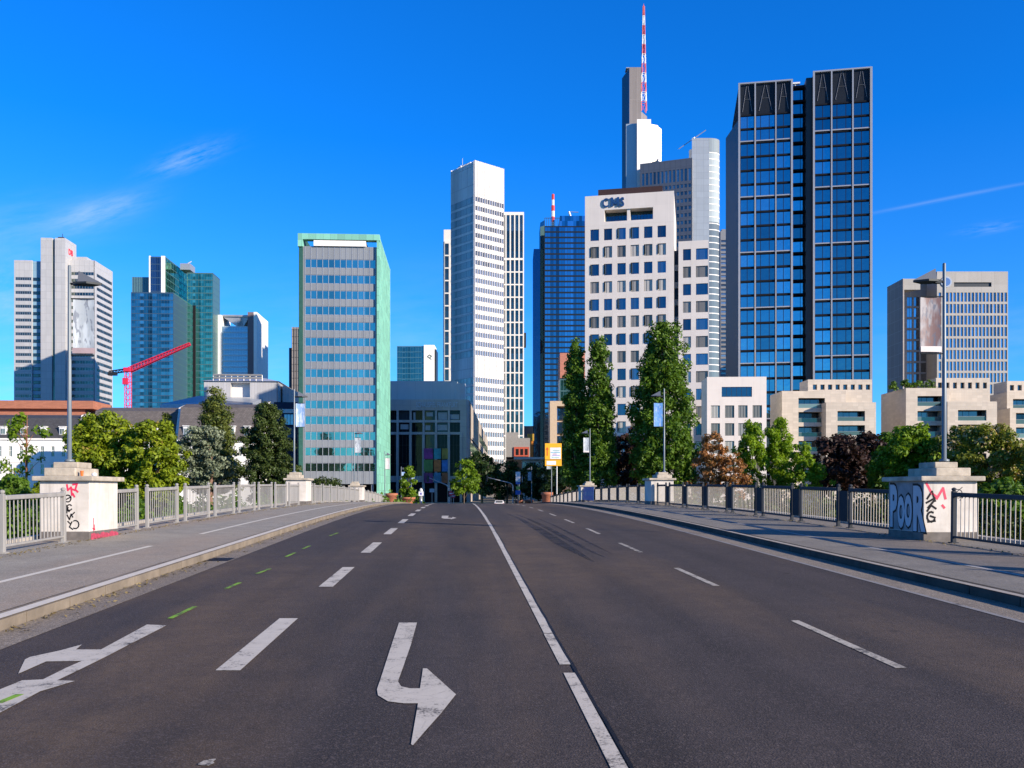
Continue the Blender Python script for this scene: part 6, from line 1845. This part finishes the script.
def streak(px, py, ln, wd, slope, amt, nscale=1.0, thr=(0.42, 0.75)):
    a0, e0 = (px - 512) / F, (HOR - py) / F
    c, s = math.cos(slope), math.sin(slope)
    da = math_(nt, 'SUBTRACT', A, a0); de = math_(nt, 'SUBTRACT', E, e0)
    u = math_(nt, 'ADD', math_(nt, 'MULTIPLY', da, c), math_(nt, 'MULTIPLY', de, s))
    v = math_(nt, 'SUBTRACT', math_(nt, 'MULTIPLY', de, c), math_(nt, 'MULTIPLY', da, s))
    u = math_(nt, 'DIVIDE', u, ln / F); v = math_(nt, 'DIVIDE', v, wd / F)
    d = math_(nt, 'ADD', math_(nt, 'MULTIPLY', u, u), math_(nt, 'MULTIPLY', v, v))
    g = math_(nt, 'POWER', 2.718, math_(nt, 'MULTIPLY', d, -1.0))
    cb = N(nt, 'ShaderNodeCombineXYZ'); L(nt, u, cb.inputs[0]); L(nt, math_(nt, 'MULTIPLY', v, 1.4), cb.inputs[1]); cb.inputs[2].default_value = px * 0.13
    n = ramp(nt, noise(nt, nscale, cb.outputs[0], 7, 0.65), [(thr[0], 0.0), (thr[1], 1.0)])
    return math_(nt, 'MULTIPLY', math_(nt, 'MULTIPLY', g, n), amt)


fs_ = [streak(97, 213, 44, 12, 0.30, 0.85, 0.9, (0.30, 0.75)), streak(188, 158, 34, 10, 0.35, 0.6, 0.9, (0.38, 0.7)), streak(0, 292, 60, 40, 0.2, 0.55), streak(30, 385, 150, 36, 0.1, 0.55), streak(20, 228, 90, 26, 0.15, 0.42, 0.8, (0.3, 0.8)), streak(10, 320, 110, 30, 0.1, 0.4, 0.8, (0.3, 0.8)),
       streak(950, 198, 85, 1.7, 0.195, 0.28, 1.5, (0.2, 0.6)), streak(990, 228, 26, 5, 0.15, 0.35), streak(985, 340, 120, 40, 0.1, 0.25), streak(300, 350, 200, 60, 0.1, 0.25), streak(430, 360, 140, 60, 0.0, 0.2)]
tot = fs_[0]
for f in fs_[1:]: tot = math_(nt, 'ADD', tot, f)
tot = math_(nt, 'MINIMUM', tot, 0.8)
col = mixc(nt, math_(nt, 'MULTIPLY', tot, 0.7), pol, (2.3, 3.0, 4.0))
bg = N(nt, 'ShaderNodeBackground'); bg.inputs['Strength'].default_value = 0.15
L(nt, col, bg.inputs['Color'])
o = N(nt, 'ShaderNodeOutputWorld'); L(nt, bg.outputs[0], o.inputs[0])

sl = bpy.data.lights.new('sun', 'SUN'); sl.energy = 5.0; sl.angle = math.radians(0.55); sl.color = (1.0, 0.86, 0.69)
so = bpy.data.objects.new('sun', sl); COL.objects.link(so)
dirv = Vector((sd.x * math.cos(SUN_EL), sd.y * math.cos(SUN_EL), math.sin(SUN_EL)))
so.rotation_euler = dirv.to_track_quat('Z', 'Y').to_euler(); so.location = dirv * 200

cam = bpy.data.cameras.new('camera'); co = bpy.data.objects.new('camera', cam); COL.objects.link(co)
cam.sensor_width = 36; cam.lens = F / 1024 * 36; cam.shift_y = (HOR - 384) / 1024
cam.clip_start = 0.1; cam.clip_end = 20000
co.location = (0, 0, CAMZ); co.rotation_euler = (math.pi / 2, 0, 0)
sc.camera = co
sc.view_settings.view_transform = 'Standard'; sc.view_settings.look = 'None'; sc.view_settings.exposure = 0.75; sc.view_settings.gamma = 1.0
sc.cycles.max_bounces = 5; sc.cycles.diffuse_bounces = 2; sc.cycles.glossy_bounces = 3; sc.cycles.transparent_max_bounces = 4
sc.cycles.use_denoising = True
sc.cycles.sample_clamp_indirect = 4
